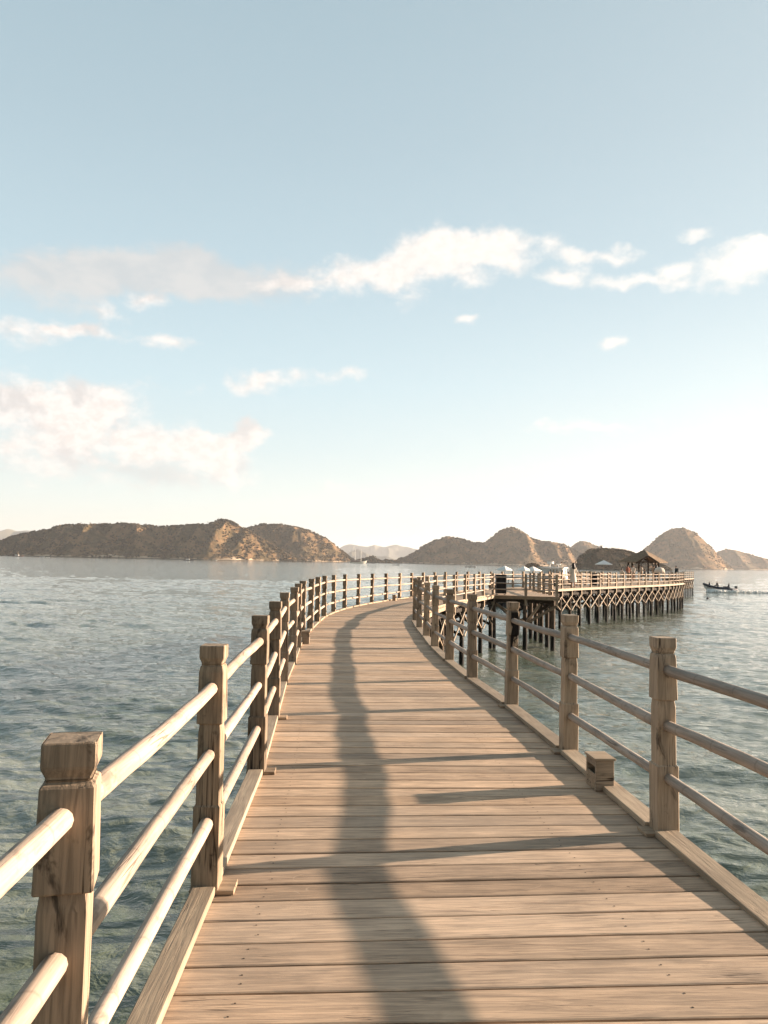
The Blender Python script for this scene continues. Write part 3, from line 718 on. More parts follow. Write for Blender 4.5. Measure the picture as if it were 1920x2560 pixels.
mb = MB(); mb.beam(AP + Vector((0, 0, .03)), Qp + Vector((0, 0, .03)), .1, .06); mb.beam(AP + Vector((0, 0, .03)), Qb + Vector((0, 0, .03)), .1, .06); r_ = lbuild(mb, 'ridge_cap', M['brace'], roof)
mb = MB()
for a, b in ((Qp, Pl), (Qp, Pr), (Qb, Bl), (Qb, Br)): mb.beam(a + Vector((0, -.02, -.14)), b + Vector((0, -.02, -.14)), .06, .16)
lbuild(mb, 'bargeboard', M['darkwood'], pav)
for px, yy in ((-38, .2), (-20.5, -1.0), (20, -1.0), (37, .2), (-20.5, 1.4), (20, 1.4)):
    top = e - .05 + (.25 if abs(px) < 30 else .0) ; mb = MB(); mb.box((sx_(px), yy, top / 2), (.15, .15, top)); lbuild(mb, 'post', M['darkwood'], pav)
mb = MB()
mb.beam((sx_(-20), -1.0, e - .02), (sx_(20), -1.0, e - .02), .1, .14); mb.beam((sx_(-20), 1.4, e - .02), (sx_(20), 1.4, e - .02), .1, .14)
mb.beam((0, -1.0, e), (0, -1.0, AP.z - .6), .1, .1, up=(0, 1, 0))
for s in (-1, 1):
    mb.beam((s * .88, -1.0, e - .5), (s * .35, -1.0, e + .0), .07, .09, up=(0, 1, 0)); mb.beam((s * .92, -1.0, e - .05), (s * .92, 1.4, e - .05), .1, .14)
lbuild(mb, 'tie_beam', M['darkwood'], pav)

# ------------------------------------------------------------------ boats
def hull(L, B, Hh, bow=.35, rise=.5, n=14, deadrise=.5, stern=.85, draft=.4):
    """closed hull, bow at +X, waterline z=0; returns MB"""
    mb = MB(); rings = []
    for k in range(n + 1):
        f = k / n; x = -L / 2 + L * f
        w = B / 2 * (stern + (1 - stern) * min(1, f * 3)) * (1 - max(0, (f - (1 - bow)) / bow) ** 2.2) + .01
        top = Hh * (1 + rise * f ** 2.5); bot = -draft + (draft + Hh * .55) * max(0, (f - .8) / .2) ** 2
        xs = x + 0
        rings.append([Vector((xs, 0, bot)), Vector((xs, -w * .6, bot + draft * .35)), Vector((xs + L * .02 * f, -w * .93, max(.02, bot + .1))), Vector((xs + L * .05 * f, -w, top)),
                      Vector((xs + L * .05 * f, w, top)), Vector((xs + L * .02 * f, w * .93, max(.02, bot + .1))), Vector((xs, w * .6, bot + draft * .35))])
    mb.loft(rings); return mb
def place(t, x, y, ang): t.location = (x, y, 0); t.rotation_euler.z = ang
# white cabin cruiser moored behind the pier
D = 92; q = at_y(1350, 1450, D)
t = thing('cabin_cruiser', 'white cabin cruiser with a flybridge roof moored behind the pier', 'boat'); place(t, q.x, D, 2.75)
lbuild(hull(8.2, 2.8, 1.55, rise=.45), 'hull', M['white'], t)
mb = MB(); mb.box((-1.5, 0, 2.35), (3.4, 2.3, 1.4)); cb = lbuild(mb, 'cabin', M['white'], t, bevel=.08)
mb = MB(); mb.box((-1.5, 0, 2.6), (3.0, 2.33, .45)); mb.box((.22, 0, 2.55), (.04, 1.9, .5)); lbuild(mb, 'window', M['glass'], cb)
mb = MB(); mb.box((-1.5, 0, 4.0), (3.1, 2.9, .1)); lbuild(mb, 'roof', M['white'], t, bevel=.03)
mb = MB(); mb.box((-1.5, 0, 3.48), (2.8, 2.5, .84)); lbuild(mb, 'canopy', M['canvas'], t, bevel=.1)
mb = MB(); [mb.box((-1.5 + a * 1.3, b * 1.15, 3.5), (.06, .06, .92)) for a in (-1, 1) for b in (-1, 1)]; mb.box((-2.6, 0, 3.5), (.05, 2.0, .85)); lbuild(mb, 'roof_frame', M['white'], t)
mb = MB(); [mb.box((-2.95, s * .22, 3.2), (.05, .05, 1.5)) for s in (-1, 1)]; [mb.box((-2.95, 0, 2.6 + .3 * k), (.05, .4, .05)) for k in range(4)]; lbuild(mb, 'ladder', M['palewood'], t)
mb = MB(); mb.tube([(-1.2, .5, 4.05), (-1.3, .5, 4.45)], .06, 8); mb.tube([(-1.3, .5, 4.45), (-1.3, .5, 4.7)], .38, 12); lbuild(mb, 'radar', M['white'], t)
mb = MB(); mb.tube([(-2.0, -.9, 4.05), (-2.0, -.9, 4.35)], .03, 6); mb.tube([(-2.0, -.9, 4.35), (-2.0, -.9, 4.45)], .25, 10); lbuild(mb, 'antenna_dome', M['white'], t)
mb = MB(); mb.beam((.6, -1.42, 1.35), (3.0, -.95, 1.6), .03, .22); mb.beam((.6, 1.42, 1.35), (3.0, .95, 1.6), .03, .22); lbuild(mb, 'hull_stripe', M['navy'], t)
q = at_y(1405, 1440, 92); person('person in white on the roof deck of the white cruiser', (at_y(1404, 1440, 93.5).x, 93.6, 3.1), 2, 'stand', .95, 'cloth_white', 'cloth_tan', 'short')
t = thing('wooden_boat', 'brown wooden boat with a white roof moored left of the cruiser', 'boat'); D = 84; q = at_y(1290, 1450, D); place(t, q.x, D, 2.95)
lbuild(hull(5.4, 1.7, 1.5, rise=.5), 'hull', M['brown'], t)
mb = MB(); mb.box((-.4, 0, 2.75), (2.6, 1.5, .08)); [mb.box((-.4 + a * 1.2, b * .68, 2.1), (.06, .06, 1.3)) for a in (-1, 1) for b in (-1, 1)]; lbuild(mb, 'roof', M['white'], t)
mb = MB(); mb.box((0, 0, 1.62), (4.4, 1.75, .1)); lbuild(mb, 'gunwale', M['white'], t)
# lower pontoon with three white parasols
pt = thing('pontoon', 'low floating pontoon behind the outer railing', 'pontoon', (13.5, 80, 0))
mb = MB(); mb.box((0, 0, .55), (9.5, 3, .2)); lbuild(mb, 'deck', M['deck'], pt)
for a in (-3.6, -1.2, 1.2, 3.6): mb = MB(); mb.tube([(a, -1.5, .2), (a, 1.5, .2)], .25, 8); lbuild(mb, 'float', M['greyrub'], pt)
for px, ty, lb, r, Y in ((1260.5, 1414.2, 'leftmost white pyramid parasol below the pier deck', .85, 78.5), (1308.5, 1415, 'middle white pyramid parasol below the pier deck', .75, 79), (1331, 1415.8, 'white pyramid parasol nearest the cruiser', .9, 79.5)):
    q = at_y(px, ty, Y); parasol(lb, q.x + .05, Y, .65, r, q.z - .65, .42, 'pyramid parasols on the pontoon', 4)

# rigid inflatable with four people
D = 141.; q = at_y(1799, 1478, D)
t = thing('speedboat', 'dark inflatable speedboat with people speeding left and trailing foam', 'boat'); t.location = (q.x, D, .26); t.rotation_euler = (0, R_(4.5), math.pi - .05)
t.rotation_euler = (0, R_(-4.5), math.pi - .05)
lbuild(hull(5.3, 1.3, .38, bow=.45, rise=.9, draft=.25), 'hull', M['white'], t)
for s in (-1, 1):
    pts = [(-2.75, s * .85, .52), (-1, s * .9, .52), (.8, s * .85, .56), (2.0, s * .6, .70), (2.75, s * .22, .93), (2.9, 0, 1.0)]
    mb = MB(); mb.tube(pts, [.17, .19, .19, .19, .2, .2], 10); lbuild(mb, 'tube', M['navy'] if s > 0 else M['greyrub'], t, smooth=True)
mb = MB(); mb.box((0, 0, .5), (4.6, 1.5, .06)); lbuild(mb, 'floor', M['greyrub'], t)
mb = MB(); mb.box((-2.85, 0, .85), (.42, .4, .6)); mb.box((-2.95, 0, .3), (.2, .15, .7)); om = lbuild(mb, 'outboard_motor', M['engine'], t, bevel=.06)
mb = MB(); mb.tube([(-3.05, 0, 0), (-3.15, 0, 0)], .14, 5); lbuild(mb, 'propeller', M['greyrub'], om)
for xx in (-.9, -1.4): mb = MB(); mb.box((xx, 0, .72), (.4, 1.0, .38)); lbuild(mb, 'seat', M['greyrub'], t, bevel=.05)
for px, ps, up_, lb in ((1773, 'sit', .28, 'person crouched at the bow of the speedboat'), (1792, 'sit', .32, 'shorter of the two people amidships in the speedboat'), (1796, 'stand', -.25, 'person standing amidships in the speedboat'), (1821.5, 'sit', .12, 'person seated near the stern of the speedboat')):
    q2 = at_y(px, 1470, D); person(lb, (q2.x, D + (.2 if ps == 'stand' else -.1), .62 + up_ - .15), 1.6, ps, .88 if ps == 'sit' else .85, 'cloth_dark', 'cloth_dark', 'short', grp='people in the speedboat')
# foam: ragged low ridge of white water
def foam(name, label, pts, width, h, n=220, seed=1, cat='wake'):
    rs = random.Random(seed); mb = MB()
    for k in range(n):
        f = rs.random(); i = f * (len(pts) - 1); j = min(len(pts) - 2, int(i)); p = Vector(pts[j]).lerp(Vector(pts[j + 1]), i - j)
        w = width[0] + (width[1] - width[0]) * f; hh = (h[0] + (h[1] - h[0]) * f) * rs.uniform(.4, 1.2)
        c = Vector((p.x + rs.gauss(0, w), p.y + rs.gauss(0, w), 0)); r = rs.uniform(.10, .34) * (1 + w * .2); r2 = r * rs.uniform(.5, 1)
        n_ = 6; ring = [c + Vector((r * math.cos(a) * rs.uniform(.7, 1.2), r2 * math.sin(a) * rs.uniform(.7, 1.2), -.06)) for a in [2 * math.pi * q / n_ for q in range(n_)]]
        ring2 = [c + (v - c) * .6 + Vector((0, 0, hh * rs.uniform(.7, 1))) for v in ring]
        mb.loft([ring, ring2])
    o = mb.build(name, M['foam'], smooth=True); tag(o, label, cat, kind='stuff')
q0 = at_y(1838, 1481, 141); q1 = at_y(1990, 1484, 141)
foam('foam', 'white foaming wake behind the inflatable speedboat', [(q0.x - 4.6, 140.2), (q0.x - 2, 140.1), (q0.x + 1, 141), (q0.x + 5, 141.5), (q1.x + 4, 142)], (.35, .8), (.62, .36), 2100)
# swimmer's float
q = at_y(1769, 1495, 110); t = thing('buoy', 'small dark buoy floating below the speedboat', 'buoy', (q.x, 110, 0))
mb = MB(); mb.loft([[Vector((r * math.cos(a), r * math.sin(a), z)) for a in [2 * math.pi * k / 12 for k in range(12)]] for z, r in ((-.1, .08), (-.02, .17), (.08, .19), (.18, .14), (.24, .03))]); lbuild(mb, 'float', M['greyrub'], t, smooth=True)
mb = MB(); mb.tube([(0, 0, .2), (0, 0, .34)], .02, 6); lbuild(mb, 'mooring_eye', M['greyrub'], t)

# two-masted sailing ship
D = 1450.; q = at_y(895, 1407, D)
t = thing('sailing_ship', 'cream two-masted wooden sailing ship anchored off the left island tip', 'sailing ship'); place(t, q.x, D, .12)
lbuild(hull(30, 7, 2.6, bow=.4, rise=1.0, n=20, draft=1), 'hull', M['ship'], t)
mb = MB(); mb.box((-4, 0, 4.2), (17, 5, 2.2)); ck = lbuild(mb, 'deckhouse', M['brown'], t); mb = MB(); mb.box((-5, 0, 5.5), (20, 6.2, .35)); lbuild(mb, 'awning', M['white'], ck)
for x_, h in ((-5.5, 27), (5.5, 27)): mb = MB(); mb.tube([(x_, 0, 3), (x_, 0, h)], [.42, .26], 6); lbuild(mb, 'mast', M['white'], t)
mb = MB(); mb.tube([(14, 0, 5), (21, 0, 7.2)], [.4, .25], 6); lbuild(mb, 'bowsprit', M['ship'], t)
mb = MB()
for a, b in (((20, 0, 7), (5.5, 0, 26)), ((5.5, 0, 26), (-5.5, 0, 26)), ((-5.5, 0, 26), (-14, 0, 5)), ((5.5, 0, 26), (0, 3, 4))): mb.tube([a, b], .06, 4)
lbuild(mb, 'rigging', M['greyrub'], t)
def small_boat(px, yw, Dn, L, label, col, cabin=True, ang=0, mast=0, outrig=False, grp='small boats far off'):
    q = at_y(px, yw, Dn); t = thing('small_boat', label, 'boat', group=grp); place(t, q.x, Dn, ang)
    lbuild(hull(L, L * .2, L * .06, rise=.8, draft=.3), 'hull', M[col], t)
    if cabin: mb = MB(); mb.box((-L * .1, 0, L * .12), (L * .35, L * .13, L * .09)); lbuild(mb, 'cabin', M['white'] if col != 'white' else M['glass'], t)
    if mast: mb = MB(); mb.tube([(0, 0, L * .05), (0, 0, mast)], L * .008, 5); lbuild(mb, 'mast', M['palewood'], t)
    if outrig:
        mb = MB()
        for s in (-1, 1):
            mb.tube([(-L * .4, s * L * .18, .2), (L * .4, s * L * .18, .25)], .12, 5)
            for xx in (-.25, .25): mb.tube([(L * xx, 0, L * .07), (L * xx, s * L * .18, .25)], .09, 5)
        lbuild(mb, 'outrigger', M['palewood'], t)
small_boat(1176, 1417, 850, 12, 'outrigger boat on open water before the middle island', 'greyrub', True, .1, 0, True)
small_boat(990, 1411, 1000, 9, 'low dark boat right of the sailing ship', 'greyrub', False, .05)
small_boat(45, 1391, 1500, 20, 'dark masted boat by the far left shore', 'brown', True, .1, 10)
small_boat(105, 1393, 1350, 9, 'white motorboat by the pale rocks at the left', 'white', True, -.1)
small_boat(120, 1395, 1250, 6, 'smaller white boat right of the white motorboat', 'white', False, .1)
small_boat(472, 1402, 1150, 15, 'long dark boat below the left island', 'greyrub', True, .05)
small_boat(537, 1400.5, 1500, 9, 'white boat close to the left island shore', 'white', True, .2)
small_boat(614, 1408.5, 800, 4.4, 'lone dark rowing boat right of the long dark boat', 'greyrub', False, .1)
small_boat(1185, 1470.5, 132, 1.6, 'little blue float seen through the outer railing', 'blue', False, .1)

# ------------------------------------------------------------------ water
def waves():
    rs = np.random.RandomState(3); nth = 640; 
    th = np.concatenate([np.linspace(-33, 33, nth) , np.linspace(33, 327, 60)[1:-1]]) * math.pi / 180
    r = [1.2]
    while r[-1] < 15000: r.append(r[-1] * (1.0075 if r[-1] < 160 else 1.02 if r[-1] < 600 else 1.06))
    r = np.array(r); RR, TT = np.meshgrid(r, th, indexing='ij'); X = RR * np.sin(TT); Y = RR * np.cos(TT)
    wx = .25 * np.sin(X * .31 + 1.3 * np.sin(Y * .17)) + .2 * np.sin(Y * .43 + X * .12); wy = .25 * np.sin(Y * .27 + 1.1 * np.sin(X * .21)) + .2 * np.sin(X * .5)
    Z = np.zeros_like(X); env = .75 + .45 * np.sin(X * .11 + 2 * np.sin(Y * .05)) * np.sin(Y * .13 + 1.5 * np.sin(X * .06))
    for k in range(54):
        lam = .24 * (1.062 ** k) ; lam = min(lam, 5) * rs.uniform(.85, 1.15); a0 = math.radians(200 + rs.normal(0, 30)); kx, ky = math.sin(a0), math.cos(a0)
        kk = 2 * math.pi / lam; ph = rs.uniform(0, 6.28); amp = .0045 * lam ** .78
        vis = np.clip(1.6 - RR * .0042 / lam, 0, 1)     # leave out what the grid cannot carry
        s = kk * (kx * (X + wx) + ky * (Y + wy)) + ph
        Z += amp * vis * (np.sin(s) + .22 * np.cos(2 * s))
    Z *= env; Z[RR > 500] *= .3
    vs = np.stack([X, Y, Z], -1).reshape(-1, 3); nr, nt = X.shape
    i, j = np.meshgrid(np.arange(nr - 1), np.arange(nt), indexing='ij'); j2 = (j + 1) % nt
    fc = np.stack([i * nt + j, i * nt + j2, (i + 1) * nt + j2, (i + 1) * nt + j], -1).reshape(-1, 4)
    me = bpy.data.meshes.new('water'); me.vertices.add(len(vs) + 1); me.vertices.foreach_set('co', np.concatenate([vs.ravel(), [0, 0, 0]]))
    tri = np.stack([np.full(nt, len(vs)), (np.arange(nt) + 1) % nt, np.arange(nt)], -1)
    nl = fc.size + tri.size; me.loops.add(nl); me.loops.foreach_set('vertex_index', np.concatenate([fc[:, ::-1].ravel(), tri[:, ::-1].ravel()]))
    npoly = len(fc) + len(tri); me.polygons.add(npoly); me.polygons.foreach_set('loop_start', np.concatenate([np.arange(len(fc)) * 4, fc.size + np.arange(len(tri)) * 3]))
    me.polygons.foreach_set('use_smooth', np.ones(npoly, bool)); me.update(); me.validate()
    o = bpy.data.objects.new('water', me); COL.objects.link(o); return o
water = tag(waves(), kind='structure')
mw = mat('sea_water', (.012, .045, .038), .05, .5); M['water'] = mw; t = NT(mw); t.b.inputs['IOR'].default_value = 1.37
gp = t.new('ShaderNodeNewGeometry').outputs['Position']
big = t.noise(gp, .22, 4, .55, .5)
col = t.mix(t.sstep(big, .38, .66), (.078, .100, .068), (.165, .182, .140)); t.link(col, t.b.inputs['Base Color'])
v = t.vm('MULTIPLY', gp, (1, 1.5, 1)).outputs[0]
n1 = t.noise(v, 2.0, 4, .6, .6); n2 = t.noise(v, 8.5, 4, .6, .5); n3 = t.noise(t.vm('MULTIPLY', gp, (1, 1.8, 1)).outputs[0], .16, 3, .6)
h = t.math('ADD', t.math('MULTIPLY', n1, .06), t.math('MULTIPLY', n2, .013))
# steep little wavelets too small for the mesh tilt the surface directly
rip = t.new('ShaderNodeTexNoise'); t.link(t.vm('MULTIPLY', gp, (.8, 1.3, 1)).outputs[0], rip.inputs['Vector']); rip.inputs['Scale'].default_value = 2.6; rip.inputs['Detail'].default_value = 4; rip.inputs['Roughness'].default_value = .6
tl = t.vm('MULTIPLY', t.vm('SUBTRACT', rip.outputs['Color'], (.5, .5, .5)).outputs[0], (.8, 1.3, 0)).outputs[0]
tl = t.vm('SCALE', tl, t.math('MULTIPLY_ADD', t.sstep(t.vm('LENGTH', gp).outputs['Value'], 50, 420), -.12, .55)).outputs[0]
nn = t.vm('NORMALIZE', t.vm('ADD', t.new('ShaderNodeNewGeometry').outputs['Normal'], tl).outputs[0]).outputs[0]
t.link(t.bump(h, 1.0, 1.0, nn), t.b.inputs['Normal'])
water.data.materials.append(mw)

# ------------------------------------------------------------------ islands
def hill_mat(name, grass, scrub, bare, sc_=1.0):
    m = mat(name, grass, .95, .05); t = NT(m); g = t.new('ShaderNodeNewGeometry').outputs['Position']
    a = t.noise(g, .022 * sc_, 7, .7, .3); b = t.noise(g, .11 * sc_, 6, .75)
    c = t.mix(t.sstep(a, .42, .58), scrub, grass); c = t.mix(t.math('MULTIPLY', t.sstep(b, .52, .66), .6), c, tuple(x * .5 for x in scrub))
    c = t.mix(t.math('MULTIPLY', t.sstep(b, .38, .28), .3), c, bare)
    s = t.new('ShaderNodeSeparateXYZ'); t.link(g, s.inputs[0])
    low = t.math('ADD', s.outputs[2], t.math('MULTIPLY', t.noise(g, .013 * sc_, 5, .7), -34 / sc_))
    c = t.mix(t.math('MULTIPLY', t.sstep(low, -12 / sc_, -15 / sc_), .9), c, bare)
    c = t.mix(t.sstep(s.outputs[2], 1.6, .8), c, (.035, .032, .026))
    t.link(c, t.b.inputs['Base Color']); t.link(t.bump(b, .8, 4 / sc_), t.b.inputs['Normal']); return m
HM = hill_mat('island_dry_grass', (.215, .135, .072), (.098, .073, .038), (.50, .39, .28))
HM2 = hill_mat('near_hill_scrub', (.20, .125, .07), (.06, .055, .03), (.30, .22, .14), 2.5)
HM3 = hill_mat('islet_rock', (.06, .055, .035), (.035, .035, .022), (.20, .17, .13), 2)
HMF = mat('far_mountain', (.13, .12, .085), .95, .05)
scrub_m = mat('scrub_leaves', (.08, .07, .04), .95, .05); t = NT(scrub_m)
g = t.new('ShaderNodeNewGeometry').outputs['Position']; t.link(t.ramp(t.noise(g, .09, 3), [(.35, (.050, .042, .023)), (.65, (.125, .085, .046))]), t.b.inputs['Base Color'])
SUNA, SUNE = R_(74.5), R_(10.0)
sun_h = np.array([math.sin(SUNA), math.cos(SUNA)])
def island(name, label, prof, D, wf=1.9, nx=420, nt=90, material=HM, rough=1., spur=1.2, seed=0, bushes=0, bsize=(1.5, 3.6), minw=40, ftrees=0, tlabel=None, back=1.0, kind='structure', tsize=1.0, thin=1.):
    """ridge profile (source pixels) carried by a real ridge at distance D, slopes running down to the sea both ways"""
    px = np.array([p[0] for p in prof], float); py = np.array([p[1] for p in prof], float)
    wp = [at_y(a, b, D) for a, b in prof]; xs = np.array([p.x for p in wp]); zs = np.array([max(p.z, .2) for p in wp])
    X0 = np.linspace(xs[0], xs[-1], nx); Hh = np.interp(X0, xs, zs)
    k = np.exp(-np.linspace(-2, 2, 7) ** 2); k /= k.sum(); Hh = np.convolve(np.pad(Hh, 3, 'edge'), k, 'valid')
    tt = np.linspace(-1, 1, nt); tt = np.sign(tt) * np.abs(tt) ** 1.2
    G = np.zeros((nx, nt, 3)); mh = zs.max(); sc = mh * .9
    wsm = np.maximum(minw, np.convolve(np.pad(Hh, 30, 'edge'), np.ones(61) / 61, 'valid') * wf)
    for i in range(nx):
        for j in range(nt):
            t_ = tt[j]; w = wsm[i] * (1 if t_ < 0 else back); x = X0[i]; y = D + t_ * w
            a = abs(t_); q = Vector((x / sc * 1.3 + seed * 7.1, y / sc * .55, seed * 3.3))
            sp = noise.fractal(q, 1.0, 2.1, 4); rid = 1 - abs(noise.noise(Vector((x / sc * 1.1 + seed * 5 + sp * .3, y / sc * .35, 4.2)))) * 2
            shp = (1 - a) ** 1.25
            h = Hh[i] * shp * (1 + spur * (.55 * rid + .30 * sp - .25) * min(1, a * 3.2) * (1.0)) 
            h += noise.fractal(Vector((x / sc * 7, y / sc * 7, seed)), .9, 2.2, 3) * sc * .018 * rough * (.3 + min(1, a * 5))
            xx = x + noise.noise(Vector((y / sc, x / sc, 9.1 + seed))) * sc * .12 * a
            G[i, j] = (xx, y, h if a < .999 else -2.5)
            if a > .9: G[i, j, 2] -= (a - .9) * 25
    me = bpy.data.meshes.new(name); vs = G.reshape(-1, 3)
    fs = [(i * nt + j, (i + 1) * nt + j, (i + 1) * nt + j + 1, i * nt + j + 1) for i in range(nx - 1) for j in range(nt - 1)]
    me.from_pydata(vs.tolist(), [], fs); me.polygons.foreach_set('use_smooth', [True] * len(me.polygons)); me.materials.append(material); me.update()
    o = bpy.data.objects.new(name, me); COL.objects.link(o); tag(o, kind=kind)
    if label: o['label'] = label
    rs = random.Random(seed + 11)
    if bushes:
        mb = MB()
        n = 0; V = []; Fc = []
        while n < bushes:
            i = rs.randrange(nx); j = int(nt * (.02 + .56 * rs.random())) if rs.random() > .18 else nt // 2 + rs.randint(-2, 2)
            p = G[i, j]
            if p[2] < 1.5: n += .05; continue
            if noise.noise(Vector((p[0] / sc * 4, p[1] / sc * 4, seed + 2))) + rs.uniform(-.35, .35) < -.05: n += .05; continue
            s = rs.uniform(*bsize); base = len(V); c = Vector(p) + Vector((rs.uniform(-2, 2), rs.uniform(-2, 2), 0))
            m_ = 6
            for zz, rr in ((-.2, .6), (.35, 1.0), (.75, .6)):
                for q in range(m_):
                    a = 2 * math.pi * q / m_ + zz; jr = rs.uniform(.65, 1.25); V.append((c.x + s * rr * jr * math.cos(a), c.y + s * rr * jr * math.sin(a), c.z + s * (zz + rs.uniform(-.15, .15))))
            V.append((c.x, c.y, c.z + s * 1.0))
            for L_ in (0, 1):
                for q in range(m_): q2 = (q + 1) % m_; Fc.append((base + L_ * m_ + q, base + L_ * m_ + q2, base + (L_ + 1) * m_ + q2, base + (L_ + 1) * m_ + q))
            for q in range(m_): Fc.append((base + 2 * m_ + q, base + 2 * m_ + (q + 1) % m_, base + 3 * m_))
            n += 1
        me = bpy.data.meshes.new('scrub'); me.from_pydata(V, [], Fc); me.materials.append(scrub_m)
        b = bpy.data.objects.new('scrub', me); COL.objects.link(b); tag(b, label='dry scrub covering ' + label if label else None, kind='stuff')
    if ftrees:
        for k in range(ftrees):
            i = int(nx * (.04 + .9 * (k + rs.uniform(.1, .9)) / ftrees)); p = G[i, nt // 2]
            tree(Vector(p), rs.uniform(3.0, 6.5) * tsize, tlabel, rs)
    return o
TREES = []
def make_tree_meshes():
    for s in range(4):
        rs = random.Random(s + 40); mb = MB()
        mb.tube([(0, 0, -.3), (.03, 0, .3), (-.02, .02, .62)], [.05, .035, .02], 5)
        for k in range(4): a = rs.uniform(0, 6.28); mb.tube([(0, 0, .35 + .06 * k), (.25 * math.cos(a), .25 * math.sin(a), .7)], [.02, .008], 4)
        trunk = mb; cr = MB()
        for k in range(46):
            a = rs.uniform(0, 6.28); rr = rs.uniform(0, .42) ; z_ = .62 + rs.uniform(-.22, .34); c_ = Vector((rr * math.cos(a), rr * math.sin(a), z_)); s_ = rs.uniform(.05, .12)
            vs = [c_ + Vector((rs.uniform(-1, 1), rs.uniform(-1, 1), rs.uniform(-.7, .7))) * s_ for _ in range(4)]
            cr.add(vs, [(0, 1, 2), (0, 2, 3), (1, 3, 2), (0, 3, 1)], [(0, 0, 0)] * 4)
        TREES.append((trunk, cr))
make_tree_meshes(); TM = []
def tree(p, size, label, rs, group=None):
    k = rs.randrange(4)
    while len(TM) < 4:
        tr, cr = TREES[len(TM)]; a = tr.build('trunk', M['darkwood']); b = cr.build('crown', scrub_m); TM.append((a.data, b.data)); bpy.data.objects.remove(a); bpy.data.objects.remove(b)
    t = thing('tree', label, 'tree', (p.x, p.y, p.z - .2), group or label)
    t.scale = (size * rs.uniform(.8, 1.3), size * rs.uniform(.8, 1.3), size * rs.uniform(.8, 1.15)); t.rotation_euler.z = rs.uniform(0, 6.28)
    for nm, me in zip(('trunk', 'crown'), TM[k]):
        o = bpy.data.objects.new(nm, me); COL.objects.link(o); o.parent = t

A = [(-420, 1392), (-300, 1375), (-160, 1362), (-60, 1358), (0, 1353), (32, 1341), (87, 1328), (130, 1320), (163, 1313), (200, 1309.5), (233, 1312), (293, 1307.5), (347, 1311), (401, 1316), (445, 1314), (521, 1309.5), (534, 1304), (548, 1298), (562, 1298.5), (575, 1302), (597, 1312), (613, 1322), (650, 1345), (690, 1368), (720, 1388), (745, 1400), (765, 1403)]
B = [(500, 1345), (560, 1334), (613, 1322), (624, 1317), (656, 1309), (680, 1311), (705, 1311), (738, 1318), (770, 1325), (814, 1345), (846, 1369.5), (868, 1388.5), (884, 1400), (900, 1403)]
C = [(985, 1404), (1000, 1396), (1033, 1383), (1055, 1367), (1089, 1350), (1122, 1342), (1150, 1346), (1183, 1355.5), (1211, 1357), (1238.5, 1336), (1260.7, 1322.5), (1280, 1317.5), (1299.5, 1325), (1327, 1345), (1355, 1353), (1388, 1356), (1410, 1361), (1438, 1375), (1460, 1392), (1482, 1412), (1495, 1415)]
C2 = [(1330, 1412), (1380, 1390), (1424, 1370), (1440, 1357), (1455, 1352), (1468, 1354), (1482, 1361), (1510, 1372.5), (1555, 1392), (1600, 1413)]
Dn = [(1436, 1414), (1444, 1404), (1452, 1392), (1462, 1382), (1477, 1374.5), (1499, 1371.5), (1532, 1372), (1560, 1375.5), (1588, 1382), (1610, 1391.5), (1638, 1405), (1665, 1417)]
Ee = [(1540, 1414), (1565, 1403), (1588, 1391), (1616, 1369), (1638, 1349), (1652, 1337), (1665.6, 1327.5), (1678, 1322), (1690.5, 1319.5), (1710, 1319.5), (1726.6, 1326), (1743, 1334.5), (1765, 1355.5), (1787.6, 1378), (1810, 1402), (1829, 1421)]
Ff = [(1740, 1420), (1770, 1395), (1793, 1379), (1815, 1372), (1843, 1376), (1887, 1388.5), (1920, 1397.6), (1990, 1408), (2080, 1424)]
island('island', 'the long left island', A, 1950, seed=1, bushes=5200, ftrees=44, tlabel='small dry tree on the skyline of the long left island', nx=620, nt=110, wf=1.6)
island('island', 'the rear hill of the left island', B, 2250, seed=2, bushes=2600, ftrees=16, tlabel='small dry tree on the skyline of the rear left hill', wf=1.5)
island('island', 'the middle island with the pointed summit', C, 2400, seed=3, bushes=1500, ftrees=12, tlabel='small dry tree on the ridge of the pointed middle island', nx=520, nt=110, wf=1.7)
island('island', 'the small peak behind the pavilion hill', C2, 3000, seed=4, bushes=400, wf=1.6, nx=200)
island('island', 'the dark scrubby hill behind the parasol', Dn, 900, material=HM2, seed=5, bushes=1500, bsize=(.6, 1.5), minw=30, wf=1.6, nx=220, ftrees=0)
island('island', 'the steep dome-shaped island at the right', Ee, 2500, seed=6, bushes=500, spur=.6, ftrees=7, tlabel='small tree on the rim of the dome-shaped island', wf=1.3, nx=300)
island('island', 'the low shoulder island at the right edge', Ff, 3200, seed=8, bushes=400, spur=.6, wf=1.6, nx=220)
island('island', 'the dark wooded islet right of the sailing ship', [(880, 1404), (903, 1397), (915, 1394), (926, 1391), (934, 1389.5), (941, 1396), (954, 1401.5), (960, 1402), (964.6, 1397.5), (971, 1401.5), (979, 1400), (990, 1401.5), (1005, 1404)], 2000, material=HM3, seed=9, bushes=300, bsize=(1, 2.5), minw=20, nx=160, nt=40, thin=1)
island('island', 'the low rocky islet behind the pontoon', [(1312, 1416), (1318, 1412.5), (1326, 1409), (1336, 1408), (1343, 1410.5), (1348, 1413.5), (1352, 1417)], 800, material=HM3, seed=12, bushes=150, bsize=(.5, 1.1), minw=8, nx=60, nt=24)
island('mountains', 'blue mountains on the horizon between the islands', [(780, 1400), (820, 1385), (853, 1367.5), (860, 1363), (873, 1359.5), (885, 1361.5), (902, 1365), (919.5, 1366.5), (935, 1362.5), (946, 1365), (962, 1367.5), (976.5, 1363.5), (991, 1361), (1005.7, 1365.5), (1019, 1366.5), (1040, 1373), (1080, 1385), (1140, 1400)], 9500, material=HMF, seed=13, nx=200, nt=40, wf=2)
